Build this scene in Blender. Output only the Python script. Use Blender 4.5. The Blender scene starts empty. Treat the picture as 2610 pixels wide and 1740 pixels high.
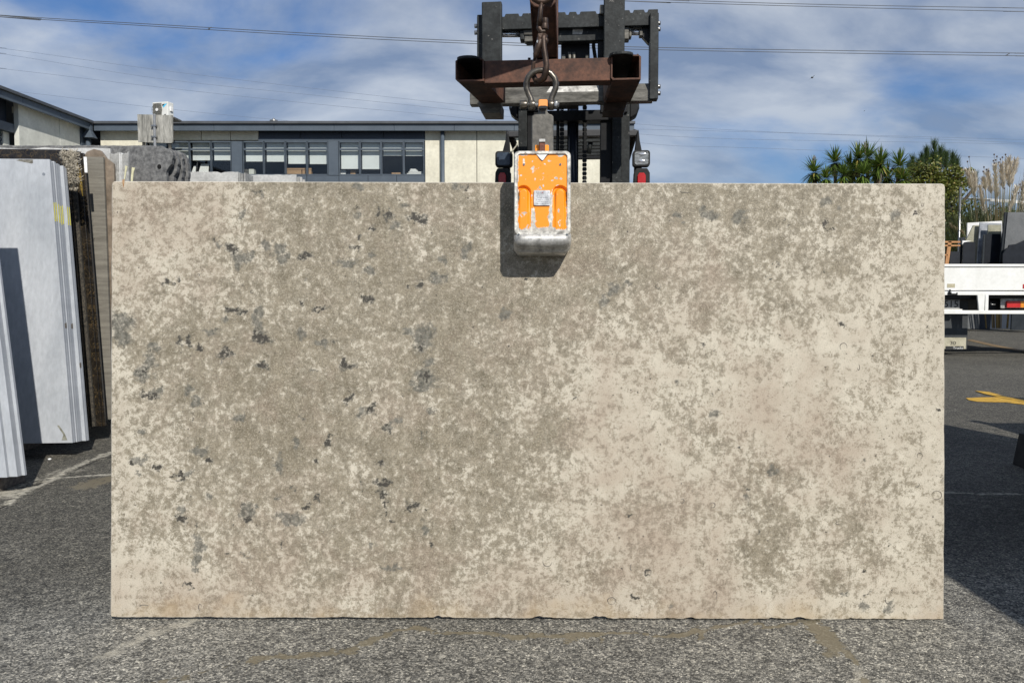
import bpy, bmesh, math, random
import numpy as np
from mathutils import Vector, Matrix
random.seed(7); np.random.seed(7)
S = bpy.context.scene
COL = S.collection
R = math.radians

# ------------------------------------------------------------------ camera
F = 1900.0                      # focal length in photo pixels (2610 wide)
PITCH = R(2.7)
CX, CY = 1305.0, 806.0          # optical axis in photo pixels (photo was cropped)
CH = 1.30                       # camera height
cam_d = bpy.data.cameras.new('camera'); cam = bpy.data.objects.new('camera', cam_d); COL.objects.link(cam)
cam_d.sensor_width = 36.0; cam_d.lens = 36.0 * F / 2610.0
cam_d.shift_y = -(870 - CY) / 2610.0
cam_d.clip_start = 0.05; cam_d.clip_end = 3000
cam.location = (0, 0, CH); cam.rotation_euler = (R(90) - PITCH, 0, 0)
S.camera = cam
FWD = Vector((0, math.cos(PITCH), -math.sin(PITCH))); UPV = Vector((0, math.sin(PITCH), math.cos(PITCH)))

# ------------------------------------------------------------------ light
SUN = Vector((-0.42, 1.0, -0.87)).normalized()       # travel direction of the sunlight
EL = math.asin(-SUN.z)
sd = bpy.data.lights.new('sun', 'SUN'); sun = bpy.data.objects.new('sun', sd); COL.objects.link(sun)
sd.energy = 4.9; sd.angle = R(0.53); sd.color = (1.0, 0.955, 0.885)
sun.rotation_euler = (-SUN).to_track_quat('Z', 'Y').to_euler()
S.view_settings.view_transform = 'Standard'; S.view_settings.look = 'None'
S.view_settings.gamma = 1.0; S.view_settings.use_curve_mapping = False
S.view_settings.exposure = 0.0

W = bpy.data.worlds.new('World'); S.world = W; W.use_nodes = True
nt = W.node_tree; nt.nodes.clear()
def N(nt, t, **kw):
    n = nt.nodes.new(t)
    for k, v in kw.items():
        if k == 'i':
            for a, b in v.items(): n.inputs[a].default_value = b
        else: setattr(n, k, v)
    return n
def LK(nt, a, ao, b, bi): nt.links.new(a.outputs[ao], b.inputs[bi])
wo = N(nt, 'ShaderNodeOutputWorld'); bg = N(nt, 'ShaderNodeBackground', i={'Strength': 0.078})
sky = N(nt, 'ShaderNodeTexSky', sky_type='NISHITA', sun_disc=False, sun_elevation=EL,
        sun_rotation=math.atan2(-SUN.x, -SUN.y), altitude=20, air_density=1.0, dust_density=0.6, ozone_density=2.2)
tc = N(nt, 'ShaderNodeTexCoord'); sep = N(nt, 'ShaderNodeSeparateXYZ'); LK(nt, tc, 'Generated', sep, 0)
# project the view direction on a cloud layer: (x, y) / (z + k)
zz = N(nt, 'ShaderNodeMath', operation='MAXIMUM', i={1: 0.0}); LK(nt, sep, 'Z', zz, 0)
za = N(nt, 'ShaderNodeMath', operation='ADD', i={1: 0.42}); LK(nt, zz, 0, za, 0)
dx = N(nt, 'ShaderNodeMath', operation='DIVIDE'); LK(nt, sep, 'X', dx, 0); LK(nt, za, 0, dx, 1)
dy = N(nt, 'ShaderNodeMath', operation='DIVIDE'); LK(nt, sep, 'Y', dy, 0); LK(nt, za, 0, dy, 1)
cmb = N(nt, 'ShaderNodeCombineXYZ'); LK(nt, dx, 0, cmb, 0); LK(nt, dy, 0, cmb, 1)
mp = N(nt, 'ShaderNodeMapping'); mp.inputs['Rotation'].default_value = (0, 0, R(-18)); mp.inputs['Scale'].default_value = (1.0, 1.7, 1)
mp.inputs['Location'].default_value = (3.1, 1.7, 0)
LK(nt, cmb, 0, mp, 0)
n1 = N(nt, 'ShaderNodeTexNoise', i={'Scale': 1.35, 'Detail': 10, 'Roughness': 0.54, 'Distortion': 0.35}); LK(nt, mp, 0, n1, 'Vector')
cr = N(nt, 'ShaderNodeValToRGB'); cr.color_ramp.elements[0].position = 0.325; cr.color_ramp.elements[1].position = 0.56
cr.color_ramp.interpolation = 'EASE'
LK(nt, n1, 0, cr, 0)
n2 = N(nt, 'ShaderNodeTexNoise', i={'Scale': 2.6, 'Detail': 7, 'Roughness': 0.55, 'Distortion': 0.3}); LK(nt, mp, 0, n2, 'Vector')
cc = N(nt, 'ShaderNodeValToRGB'); cc.color_ramp.elements[0].position = 0.38; cc.color_ramp.elements[1].position = 0.64
cc.color_ramp.elements[0].color = (3.0, 3.9, 5.6, 1); cc.color_ramp.elements[1].color = (7.7, 8.3, 9.1, 1)
LK(nt, n2, 0, cc, 0)
# deepen the blue (the photo's sky is saturated)
tint = N(nt, 'ShaderNodeMixRGB', blend_type='MULTIPLY', i={0: 1.0, 2: (0.55, 0.86, 1.24, 1)}); LK(nt, sky, 0, tint, 1)
mxs = N(nt, 'ShaderNodeMath', operation='MULTIPLY', i={1: 0.84}); LK(nt, cr, 0, mxs, 0)
mx = N(nt, 'ShaderNodeMixRGB'); LK(nt, mxs, 0, mx, 0); LK(nt, tint, 0, mx, 1); LK(nt, cc, 0, mx, 2)
hz = N(nt, 'ShaderNodeMapRange', i={'From Min': 0.0, 'From Max': 0.24, 'To Min': 0.6, 'To Max': 0.0}); LK(nt, zz, 0, hz, 0)
mh = N(nt, 'ShaderNodeMixRGB', i={2: (3.1, 4.3, 6.2, 1)}); LK(nt, hz, 0, mh, 0); LK(nt, mx, 0, mh, 1)
LK(nt, mh, 0, bg, 0); LK(nt, bg, 0, wo, 0)

# ------------------------------------------------------------------ placing helpers
def ray(px, py):
    return Vector(((px - CX) / F, 0, 0)) + FWD + UPV * ((CY - py) / F)
def P(px, py, Y):
    d = ray(px, py); return Vector((0, 0, CH)) + d * (Y / d.y)
def G(px, py, z=0.0):
    d = ray(px, py); return Vector((0, 0, CH)) + d * ((z - CH) / d.z)
def PX(px, py, X):
    d = ray(px, py); return Vector((0, 0, CH)) + d * (X / d.x)

# ------------------------------------------------------------------ material helpers
def new_mat(name):
    m = bpy.data.materials.new(name); m.use_nodes = True
    nt = m.node_tree; b = nt.nodes['Principled BSDF']
    return m, nt, b
def obj_co(nt, scale=(1, 1, 1)):
    t = N(nt, 'ShaderNodeTexCoord'); mpn = N(nt, 'ShaderNodeMapping'); mpn.inputs['Scale'].default_value = scale
    LK(nt, t, 'Object', mpn, 0); return mpn
def ramp(nt, src, so, p0, p1, c0=(0, 0, 0, 1), c1=(1, 1, 1, 1)):
    r = N(nt, 'ShaderNodeValToRGB'); e = r.color_ramp.elements
    e[0].position = p0; e[1].position = p1; e[0].color = tuple(c0) + (1,) * (4 - len(c0)); e[1].color = tuple(c1) + (1,) * (4 - len(c1))
    LK(nt, src, so, r, 0); return r
def noise(nt, co, scale, detail=5, rough=0.55, dist=0.0):
    n = N(nt, 'ShaderNodeTexNoise', i={'Scale': scale, 'Detail': detail, 'Roughness': rough, 'Distortion': dist})
    LK(nt, co, 0, n, 'Vector'); return n
def mix(nt, fac, a, b, mode='MIX'):
    m = N(nt, 'ShaderNodeMixRGB', blend_type=mode)
    for k, v in ((0, fac), (1, a), (2, b)):
        if isinstance(v, tuple) and len(v) == 2: LK(nt, v[0], v[1], m, k)
        elif hasattr(v, 'outputs'): LK(nt, v, 0, m, k)
        elif isinstance(v, (int, float)): m.inputs[k].default_value = v
        else: m.inputs[k].default_value = tuple(v) + (1,) * (4 - len(v))
    return m
def bump(nt, b, src, strength=0.3, dist=0.01, so=0):
    bp = N(nt, 'ShaderNodeBump', i={'Strength': strength, 'Distance': dist}); LK(nt, src, so, bp, 'Height'); LK(nt, bp, 0, b, 'Normal'); return bp
def mottled(name, c0, c1, scale=6, p=(0.35, 0.65), rough=0.6, metal=0.0, stretch=(1, 1, 1), fine=60, fineamt=0.25, bumpd=0.002, detail=6, spec=0.5, speck=None):
    m, nt, b = new_mat(name); co = obj_co(nt, stretch)
    n = noise(nt, co, scale, detail, 0.6); r = ramp(nt, n, 0, p[0], p[1], c0, c1)
    f = noise(nt, co, fine, 4, 0.6); fr = ramp(nt, f, 0, 0.3, 0.7, (1 - fineamt,) * 3, (1 + fineamt * 0.5,) * 3)
    mm = mix(nt, 1.0, r, fr, 'MULTIPLY'); last = mm
    if speck:
        sn = noise(nt, co, speck[0], 3, 0.7); sr = ramp(nt, sn, 0, speck[1], speck[1] + 0.03)
        last = mix(nt, sr, mm, speck[2])
    LK(nt, last, 0, b, 'Base Color')
    b.inputs['Roughness'].default_value = rough; b.inputs['Metallic'].default_value = metal; b.inputs['Specular IOR Level'].default_value = spec
    if bumpd: bump(nt, b, f, 0.6, bumpd)
    return m
def attr(nt, name):
    a = N(nt, 'ShaderNodeAttribute'); a.attribute_name = name; return a

# ------------------------------------------------------------------ mesh helpers
class MB:
    def __init__(s): s.v = []; s.f = []; s.sm = []
    def add(s, vs, fs, smooth=False):
        o = len(s.v); s.v += [tuple(v) for v in vs]; s.f += [tuple(i + o for i in f) for f in fs]; s.sm += [smooth] * len(fs); return s
    def box(s, a, b):
        x0, y0, z0 = min(a[0], b[0]), min(a[1], b[1]), min(a[2], b[2]); x1, y1, z1 = max(a[0], b[0]), max(a[1], b[1]), max(a[2], b[2])
        return s.add([(x0, y0, z0), (x1, y0, z0), (x1, y1, z0), (x0, y1, z0), (x0, y0, z1), (x1, y0, z1), (x1, y1, z1), (x0, y1, z1)],
                     [(0, 3, 2, 1), (4, 5, 6, 7), (0, 1, 5, 4), (1, 2, 6, 5), (2, 3, 7, 6), (3, 0, 4, 7)])
    def hexa(s, q, d):      # quad q (4 pts) extruded by vector d
        q = [Vector(p) for p in q]; d = Vector(d); vs = q + [p + d for p in q]
        return s.add(vs, [(0, 1, 2, 3), (7, 6, 5, 4), (1, 0, 4, 5), (2, 1, 5, 6), (3, 2, 6, 7), (0, 3, 7, 4)])
    def prism(s, poly, d, smooth=False):
        n = len(poly); q = [Vector(p) for p in poly]; d = Vector(d)
        vs = q + [p + d for p in q]
        s.add(vs, [tuple(range(n)), tuple(range(2 * n - 1, n - 1, -1))], False)
        return s.add(vs, [((i + 1) % n, i, i + n, (i + 1) % n + n) for i in range(n)], smooth)
    def tube(s, pts, r, seg=8, cap=True, closed=False):
        pts = [Vector(p) for p in pts]; n = len(pts)
        rs = r if isinstance(r, (list, tuple)) else [r] * n
        vs = []; up = None
        for i in range(n):
            if closed: t = pts[(i + 1) % n] - pts[i - 1]
            else: t = pts[min(i + 1, n - 1)] - pts[max(i - 1, 0)]
            t.normalize()
            if up is None:
                up = Vector((0, 0, 1)) if abs(t.z) < 0.9 else Vector((1, 0, 0))
            u = (up - t * up.dot(t)).normalized(); w = t.cross(u); up = u
            for k in range(seg):
                a = 2 * math.pi * k / seg; vs.append(pts[i] + (u * math.cos(a) + w * math.sin(a)) * rs[i])
        fs = []
        m = n if closed else n - 1
        for i in range(m):
            j = (i + 1) % n
            for k in range(seg):
                k2 = (k + 1) % seg; fs.append((i * seg + k, i * seg + k2, j * seg + k2, j * seg + k))
        s.add(vs, fs, True)
        if cap and not closed:
            s.add(vs[:seg], [tuple(range(seg - 1, -1, -1))]); s.add(vs[-seg:], [tuple(range(seg))])
        return s
    def cyl(s, a, b, r, seg=16): return s.tube([a, b], r, seg)
    def ball(s, c, r, seg=10, rings=6):
        r = Vector(r) if hasattr(r, '__len__') else Vector((r, r, r)); c = Vector(c); vs = []; fs = []
        for i in range(rings + 1):
            th = math.pi * i / rings
            for k in range(seg):
                a = 2 * math.pi * k / seg
                vs.append(c + Vector((r.x * math.sin(th) * math.cos(a), r.y * math.sin(th) * math.sin(a), r.z * math.cos(th))))
        for i in range(rings):
            for k in range(seg):
                k2 = (k + 1) % seg; fs.append((i * seg + k, (i + 1) * seg + k, (i + 1) * seg + k2, i * seg + k2))
        return s.add(vs, fs, True)
    def build(s, name, mat, parent=None, bevel=0.0, label=None, seg=2):
        me = bpy.data.meshes.new(name); me.from_pydata(s.v, [], s.f); me.validate()
        if len(me.polygons) == len(s.sm): me.polygons.foreach_set('use_smooth', s.sm)
        me.update()
        bm = bmesh.new(); bm.from_mesh(me); bmesh.ops.remove_doubles(bm, verts=bm.verts, dist=1e-5); bmesh.ops.recalc_face_normals(bm, faces=bm.faces); bm.to_mesh(me); bm.free()
        me.materials.append(mat)
        o = bpy.data.objects.new(name, me); COL.objects.link(o)
        if parent is not None: o.parent = parent
        if bevel > 0:
            bv = o.modifiers.new('bevel', 'BEVEL'); bv.width = bevel; bv.segments = seg; bv.limit_method = 'ANGLE'; bv.angle_limit = R(35)
            bv.harden_normals = False
        if label: o['label'] = label
        return o
def empty(name, loc=(0, 0, 0), rz=0.0, **kw):
    o = bpy.data.objects.new(name, None); COL.objects.link(o); o.location = loc; o.rotation_euler = (0, 0, rz); o.empty_display_size = 0.1
    tag(o, **kw); return o
def tag(o, label=None, cat=None, group=None, kind=None):
    if label: o['label'] = label
    if cat: o['category'] = cat
    if group: o['group'] = group
    if kind: o['kind'] = kind
    return o
def share(src, name, parent, **kw):
    o = src.copy(); o.name = name; COL.objects.link(o); o.parent = parent; return o
def recenter(o, loc):
    """give a world-space mesh object its origin at loc"""
    loc = Vector(loc); o.data.transform(Matrix.Translation(-loc)); o.location = loc; return o

# value noise in numpy
def vnoise(X, Y, scale, seed):
    rs = np.random.RandomState(seed); T = rs.rand(256, 256)
    x = X * scale; y = Y * scale; xi = np.floor(x).astype(int); yi = np.floor(y).astype(int); fx = x - xi; fy = y - yi
    fx = fx * fx * (3 - 2 * fx); fy = fy * fy * (3 - 2 * fy)
    a = T[xi % 256, yi % 256]; b = T[(xi + 1) % 256, yi % 256]; c = T[xi % 256, (yi + 1) % 256]; d = T[(xi + 1) % 256, (yi + 1) % 256]
    return (a * (1 - fx) + b * fx) * (1 - fy) + (c * (1 - fx) + d * fx) * fy
def fbm(X, Y, scale, octv=4, seed=1, gain=0.5):
    s = 0; amp = 1; tot = 0
    for o in range(octv):
        s = s + amp * vnoise(X + 13.7 * o, Y - 7.3 * o, scale * 2 ** o, seed + o); tot += amp; amp *= gain
    return s / tot
def set_col(me, name, arr):
    a = me.attributes.new(name, 'FLOAT_COLOR', 'POINT'); a.data.foreach_set('color', arr.astype(np.float32).ravel())

# ------------------------------------------------------------------ shared materials
M = {}
M['black_metal'] = mottled('worn_black_paint', (0.008, 0.010, 0.010), (0.030, 0.034, 0.034), 9, rough=0.55, spec=0.3, fine=45, fineamt=0.6, bumpd=0.0015, speck=(34, 0.66, (0.13, 0.125, 0.115)))
M['dark_metal'] = mottled('black_metal', (0.006, 0.006, 0.007), (0.014, 0.015, 0.016), 7, spec=0.25, rough=0.5, fine=40, bumpd=0.0005)
M['rust'] = mottled('rusty_steel', (0.042, 0.018, 0.010), (0.135, 0.056, 0.031), 12, rough=0.72, fine=70, fineamt=0.4, bumpd=0.0012, speck=(90, 0.72, (0.28, 0.2, 0.15)))
M['rust_dark'] = mottled('dark_rusty_steel', (0.035, 0.022, 0.015), (0.085, 0.052, 0.036), 16, rough=0.5, metal=0.45, fine=80, fineamt=0.4, bumpd=0.001)
M['steel_worn'] = mottled('worn_bare_steel', (0.06, 0.056, 0.046), (0.20, 0.19, 0.165), 10, rough=0.45, metal=0.35, fine=60, fineamt=0.4, bumpd=0.001, stretch=(0.5, 1, 2))
M['chrome'] = mottled('chrome_rod', (0.7, 0.7, 0.72), (0.8, 0.8, 0.82), 3, rough=0.16, metal=0.75, fineamt=0.0, bumpd=0)
M['bolt'] = mottled('zinc_bolt', (0.25, 0.25, 0.24), (0.42, 0.42, 0.41), 30, rough=0.3, metal=0.8, bumpd=0.0005)
M['alu'] = mottled('scuffed_aluminium', (0.24, 0.235, 0.22), (0.60, 0.59, 0.56), 18, rough=0.42, metal=0.3, fine=90, fineamt=0.35, bumpd=0.0008, stretch=(1, 1, 1))
M['white_paint'] = mottled('white_truck_paint', (0.70, 0.70, 0.66), (0.80, 0.80, 0.77), 4, rough=0.45, fine=20, fineamt=0.06, bumpd=0, speck=(16, 0.76, (0.35, 0.32, 0.27)))
M['rubber'] = mottled('rubber', (0.010, 0.010, 0.010), (0.022, 0.022, 0.022), 10, rough=0.8, bumpd=0.001)
M['slate'] = mottled('slate_blue_cladding', (0.060, 0.078, 0.100), (0.075, 0.096, 0.120), 2, rough=0.5, fine=12, fineamt=0.08, bumpd=0)
M['navy'] = mottled('navy_cladding', (0.016, 0.024, 0.040), (0.022, 0.032, 0.050), 2, rough=0.5, fine=12, fineamt=0.08, bumpd=0)
M['roof'] = mottled('dark_roof_steel', (0.05, 0.055, 0.062), (0.075, 0.08, 0.088), 3, rough=0.55, fineamt=0.1, bumpd=0)
M['concrete'] = mottled('cream_concrete_panel', (0.56, 0.53, 0.42), (0.71, 0.68, 0.55), 1.4, (0.3, 0.62), rough=0.85, fine=9, fineamt=0.12, bumpd=0.002)
M['concrete2'] = mottled('pale_grey_concrete', (0.50, 0.505, 0.455), (0.66, 0.665, 0.60), 1.1, (0.3, 0.62), rough=0.85, fine=8, fineamt=0.12, bumpd=0.002)
M['blind'] = mottled('roller_blind', (0.64, 0.67, 0.65), (0.70, 0.73, 0.71), 2, rough=0.85, fineamt=0.04, bumpd=0)
M['room'] = mottled('dark_interior', (0.012, 0.012, 0.014), (0.03, 0.03, 0.032), 1, rough=0.9, bumpd=0)
M['timber'] = mottled('raw_timber', (0.33, 0.15, 0.055), (0.5, 0.26, 0.11), 3, rough=0.75, stretch=(8, 8, 1), fine=30, bumpd=0.002)
M['old_timber'] = mottled('grey_timber', (0.09, 0.075, 0.06), (0.2, 0.17, 0.14), 5, rough=0.85, stretch=(1, 8, 8), fine=30, bumpd=0.003)
M['card'] = mottled('cardboard', (0.36, 0.22, 0.11), (0.44, 0.28, 0.15), 3, rough=0.8, bumpd=0)
M['paper'] = mottled('white_paper', (0.7, 0.7, 0.68), (0.82, 0.82, 0.8), 3, rough=0.8, bumpd=0)
M['yellow'] = mottled('yellow_crayon', (0.78, 0.68, 0.02), (0.88, 0.80, 0.05), 30, rough=0.7, fine=200, fineamt=0.35, bumpd=0)
M['red_lens'] = mottled('red_lens', (0.42, 0.02, 0.02), (0.5, 0.03, 0.03), 20, rough=0.18, fineamt=0.1, bumpd=0)
M['amber_lens'] = mottled('amber_lens', (0.6, 0.2, 0.02), (0.7, 0.26, 0.03), 20, rough=0.18, fineamt=0.1, bumpd=0)
def glass_mat():
    m, nt, b = new_mat('window_glass'); out = nt.nodes['Material Output']
    lw = N(nt, 'ShaderNodeLayerWeight', i={'Blend': 0.5}); pw = N(nt, 'ShaderNodeMath', operation='POWER', i={1: 4.0}); LK(nt, lw, 'Facing', pw, 0); fr = N(nt, 'ShaderNodeMath', operation='MULTIPLY_ADD', i={1: 0.9, 2: 0.035}); LK(nt, pw, 0, fr, 0); tr = N(nt, 'ShaderNodeBsdfTransparent', i={'Color': (0.93, 0.94, 0.935, 1)}); gl = N(nt, 'ShaderNodeBsdfGlossy', i={'Roughness': 0.03, 'Color': (0.9, 0.95, 1, 1)})
    mxn = N(nt, 'ShaderNodeMixShader'); LK(nt, fr, 0, mxn, 0); LK(nt, tr, 0, mxn, 1); LK(nt, gl, 0, mxn, 2); LK(nt, mxn, 0, out, 0); return m
M['glass'] = glass_mat()

# ------------------------------------------------------------------ ground
def seg_dist(X, Y, pts):
    d = np.full(X.shape, 1e9); tt = np.zeros(X.shape)
    for i in range(len(pts) - 1):
        ax, ay = pts[i][:2]; bx, by = pts[i + 1][:2]; vx, vy = bx - ax, by - ay; L2 = vx * vx + vy * vy
        t = np.clip(((X - ax) * vx + (Y - ay) * vy) / L2, 0, 1); dd = np.hypot(X - ax - t * vx, Y - ay - t * vy)
        d = np.minimum(d, dd)
    return d
def smoothstep(x): x = np.clip(x, 0, 1); return x * x * (3 - 2 * x)
def build_ground():
    xs = np.concatenate([[-900, -300, -100, -40, -20, -10, -6, -5], np.arange(-4.2, 4.6, 0.025), [5, 6, 10, 20, 40, 100, 300, 900]])
    ys = np.concatenate([[-60, -15, -4, 0, 1.2], np.arange(2.0, 6.9, 0.025), [7.4, 8, 9, 10, 12, 15, 20, 30, 45, 70, 120, 250, 600, 1600]])
    X, Y = np.meshgrid(xs, ys); nx, ny = len(xs), len(ys)
    mud = np.zeros(X.shape); pale = np.zeros(X.shape); dark = np.zeros(X.shape)
    wob = (fbm(X, Y, 9, 4, 3) - 0.5) * 0.10
    wx, wy = X + wob, Y + (fbm(X, Y, 9, 4, 9) - 0.5) * 0.08
    def line(pts, w, arr, k=1.0, px=True):
        g = [G(a, b) for a, b in pts] if px else pts
        d = seg_dist(wx, wy, g); np.maximum(arr, k * np.clip(1.6 - d / w, 0, 1), out=arr)
    # clay slurry that ran along the cracks
    line([(640, 1682), (760, 1676), (875, 1660), (955, 1630), (1000, 1606), (1068, 1602), (1180, 1610)], 0.016, mud)
    line([(1180, 1610), (1290, 1616), (1420, 1618), (1500, 1618)], 0.018, mud)
    line([(1500, 1618), (1620, 1616), (1700, 1612), (1790, 1604), (1900, 1592), (2070, 1584)], 0.014, mud)
    line([(1440, 1618), (1450, 1640)], 0.02, mud, 0.8); line([(1510, 1620), (1520, 1640)], 0.015, mud, 0.8)
    line([(1790, 1600), (1795, 1622)], 0.012, mud, 0.8)
    line([(2070, 1584), (2090, 1606), (2108, 1625)], 0.03, mud); line([(2108, 1625), (2125, 1650), (2122, 1665)], 0.03, mud, .85)
    line([(2108, 1625), (2160, 1660), (2190, 1700), (2215, 1740), (2230, 1790)], 0.018, mud)
    line([(350, 1745), (420, 1738), (470, 1722)], 0.020, mud, .9); line([(470, 1722), (560, 1700), (640, 1682)], 0.008, mud, .8)
    line([(470, 1722), (462, 1742)], 0.016, mud, .8)
    line([(228, 1238), (262, 1222), (300, 1215)], 0.09, mud, .9)
    # chalky scuffs
    line([(280, 1665), (340, 1635), (390, 1610)], 0.03, pale, .75); line([(390, 1610), (470, 1585)], 0.05, pale, .7)
    line([(2180, 1700), (2200, 1735), (2215, 1760)], 0.035, pale, .9)
    line([(0, 1290), (60, 1252), (100, 1237), (150, 1212), (215, 1178), (290, 1150)], 0.035, pale, .85)
    line([(40, 1262), (110, 1234), (150, 1216), (290, 1208)], 0.022, pale, .95)
    line([(20, 1244), (80, 1238), (160, 1200), (200, 1195)], 0.08, pale, .55)
    line([(-60, 1262), (-20, 1262), (30, 1258)], 0.10, pale, 1.0)
    line([(2407, 1256), (2500, 1258), (2700, 1262)], 0.02, pale, .9)
    # open joints
    line([(-60, 1325), (0, 1288), (60, 1248), (115, 1222), (150, 1213)], 0.006, dark); line([(150, 1213), (215, 1186), (290, 1160)], 0.008, dark, .8)
    line([(2495, 1590), (2500, 1640), (2490, 1690)], 0.004, dark, .5)
    Z = (fbm(X, Y, 1.3, 3, 5) - 0.5) * 0.006 - dark * 0.012
    Z[np.abs(X) > 4.3] = 0; Z[(Y < 1.9) | (Y > 6.9)] = 0
    v = np.stack([X, Y, Z], -1).reshape(-1, 3)
    idx = np.arange(nx * ny).reshape(ny, nx); f = np.stack([idx[:-1, :-1], idx[:-1, 1:], idx[1:, 1:], idx[1:, :-1]], -1).reshape(-1, 4)
    me = bpy.data.meshes.new('ground'); me.from_pydata(v.tolist(), [], f.tolist()); me.update()
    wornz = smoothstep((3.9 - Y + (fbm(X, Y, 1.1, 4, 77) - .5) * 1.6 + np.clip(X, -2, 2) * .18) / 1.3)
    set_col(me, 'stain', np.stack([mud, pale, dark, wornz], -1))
    o = bpy.data.objects.new('ground', me); COL.objects.link(o); tag(o, kind='structure', label='dark grey asphalt yard with clay streaks in its cracks')
    m, nt, b = new_mat('asphalt'); co = obj_co(nt)
    v1 = N(nt, 'ShaderNodeTexVoronoi', i={'Scale': 150.0, 'Randomness': 1.0}); 
    wn = noise(nt, co, 60, 3, .6); wm = mix(nt, 0.02, (co, 0), (wn, 1), 'ADD')
    LK(nt, wm, 0, v1, 'Vector')
    sc = N(nt, 'ShaderNodeSeparateColor'); LK(nt, v1, 'Color', sc, 0)
    stone = N(nt, 'ShaderNodeValToRGB'); e = stone.color_ramp; e.elements[0].position = 0.0; e.elements[0].color = (0.05, 0.05, 0.05, 1)
    e.elements[1].position = 1.0; e.elements[1].color = (0.50, 0.485, 0.44, 1)
    for p_, c_ in ((0.3, (0.115, 0.115, 0.112)), (0.7, (0.24, 0.235, 0.222)), (0.92, (0.36, 0.35, 0.325))):
        q = e.elements.new(p_); q.color = c_ + (1,)
    LK(nt, sc, 0, stone, 0)
    v2 = N(nt, 'ShaderNodeTexVoronoi', i={'Scale': 34.0}); LK(nt, wm, 0, v2, 'Vector'); sc2 = N(nt, 'ShaderNodeSeparateColor'); LK(nt, v2, 'Color', sc2, 0)
    stz = ramp(nt, sc2, 0, 0.0, 1.0, (0.75,) * 3, (1.25,) * 3); st2 = mix(nt, 1.0, stone, stz, 'MULTIPLY')
    big = noise(nt, co, 0.9, 6, .6); br = ramp(nt, big, 0, 0.3, 0.7, (0.72, 0.71, 0.69), (1.15, 1.14, 1.10)); c1 = mix(nt, 1.0, st2, br, 'MULTIPLY')
    # seams between stones are darker (binder)
    gap = ramp(nt, v1, 'Distance', 0.45, 0.8, (1, 1, 1), (0.55, 0.55, 0.55)); c2 = mix(nt, 1.0, c1, gap, 'MULTIPLY')
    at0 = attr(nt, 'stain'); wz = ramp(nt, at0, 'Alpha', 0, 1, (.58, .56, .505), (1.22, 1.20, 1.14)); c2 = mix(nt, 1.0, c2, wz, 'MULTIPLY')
    at = attr(nt, 'stain'); sa = N(nt, 'ShaderNodeSeparateColor'); LK(nt, at, 'Color', sa, 0)
    en = noise(nt, co, 28, 6, .65)
    def thr(ch, lo, hi):
        a = N(nt, 'ShaderNodeMath', operation='ADD'); LK(nt, sa, ch, a, 0)
        s_ = N(nt, 'ShaderNodeMath', operation='MULTIPLY_ADD', i={1: 2.6, 2: -1.3}); LK(nt, en, 0, s_, 0); LK(nt, s_, 0, a, 1)
        return ramp(nt, a, 0, lo, hi)
    mudc = mix(nt, noise(nt, co, 14, 4), (0.185, 0.155, 0.100), (0.115, 0.10, 0.066))
    mudf = thr(0, 0.52, 0.70); palef = thr(1, 0.45, 1.05)
    c3 = mix(nt, palef, c2, (0.40, 0.375, 0.31)); c4 = mix(nt, mix(nt, 1.0, mudf, (.82, .82, .82), 'MULTIPLY'), c3, mudc)
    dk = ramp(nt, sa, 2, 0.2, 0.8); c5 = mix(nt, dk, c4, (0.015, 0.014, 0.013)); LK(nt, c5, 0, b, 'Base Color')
    rg = ramp(nt, mudf, 0, 0, 1, (.86, .86, .86), (.48, .48, .48)); LK(nt, rg, 0, b, 'Roughness'); b.inputs['Specular IOR Level'].default_value = 0.35
    hb = N(nt, 'ShaderNodeMath', operation='MULTIPLY', i={1: -1.0}); LK(nt, v1, 'Distance', hb, 0)
    inv = ramp(nt, mudf, 0, 0, 1, (1, 1, 1), (0.1, 0.1, 0.1)); h2 = N(nt, 'ShaderNodeMath', operation='MULTIPLY'); LK(nt, hb, 0, h2, 0); LK(nt, inv, 0, h2, 1)
    h3 = N(nt, 'ShaderNodeMath', operation='ADD'); LK(nt, h2, 0, h3, 0); LK(nt, sc, 1, h3, 1)
    bump(nt, b, h2, 0.9, 0.005)
    me.materials.append(m); return o
ground = build_ground()

# painted yellow arrow on the yard
ym = mottled('worn_yellow_line', (0.42, 0.24, 0.025), (0.64, 0.38, 0.035), 12, rough=0.7, fine=60, fineamt=0.3, bumpd=0, speck=(25, 0.62, (0.2, 0.15, 0.07)))
a_ = MB()
z_ = 0.006
a_.prism([G(x, y, z_) for x, y in ((2462, 1014), (2500, 1012), (2560, 1011), (2640, 1026), (2640, 1034), (2560, 1024), (2490, 1022), (2470, 1019))], (0, 0, -.004))
a_.build('arrow_marking', ym).update_tag()
a2 = MB(); a2.prism([G(x, y, z_ + .004) for x, y in ((2484, 995), (2520, 998), (2570, 1011), (2640, 1023), (2640, 1028), (2560, 1014), (2510, 1003))], (0, 0, -.004))
ar = bpy.data.objects['arrow_marking']; tag(ar, label='yellow arrow painted on the asphalt right of the big slab', kind='structure')
s_ = a2.build('arrow_marking', ym); tag(s_, label='short yellow barb of the painted arrow', kind='structure')
# faint far line behind the truck's wheel
a3 = MB(); a3.prism([G(x, y, z_) for x, y in ((2462, 866), (2478, 865), (2530, 877), (2610, 893), (2610, 897), (2530, 882))], (0, 0, -.004))
fm = mottled('faded_line', (0.16, 0.11, 0.06), (0.24, 0.16, 0.07), 8, rough=0.8, bumpd=0)
tag(a3.build('line_marking', fm), label='faded ochre line on the asphalt behind the truck', kind='structure')

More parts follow.
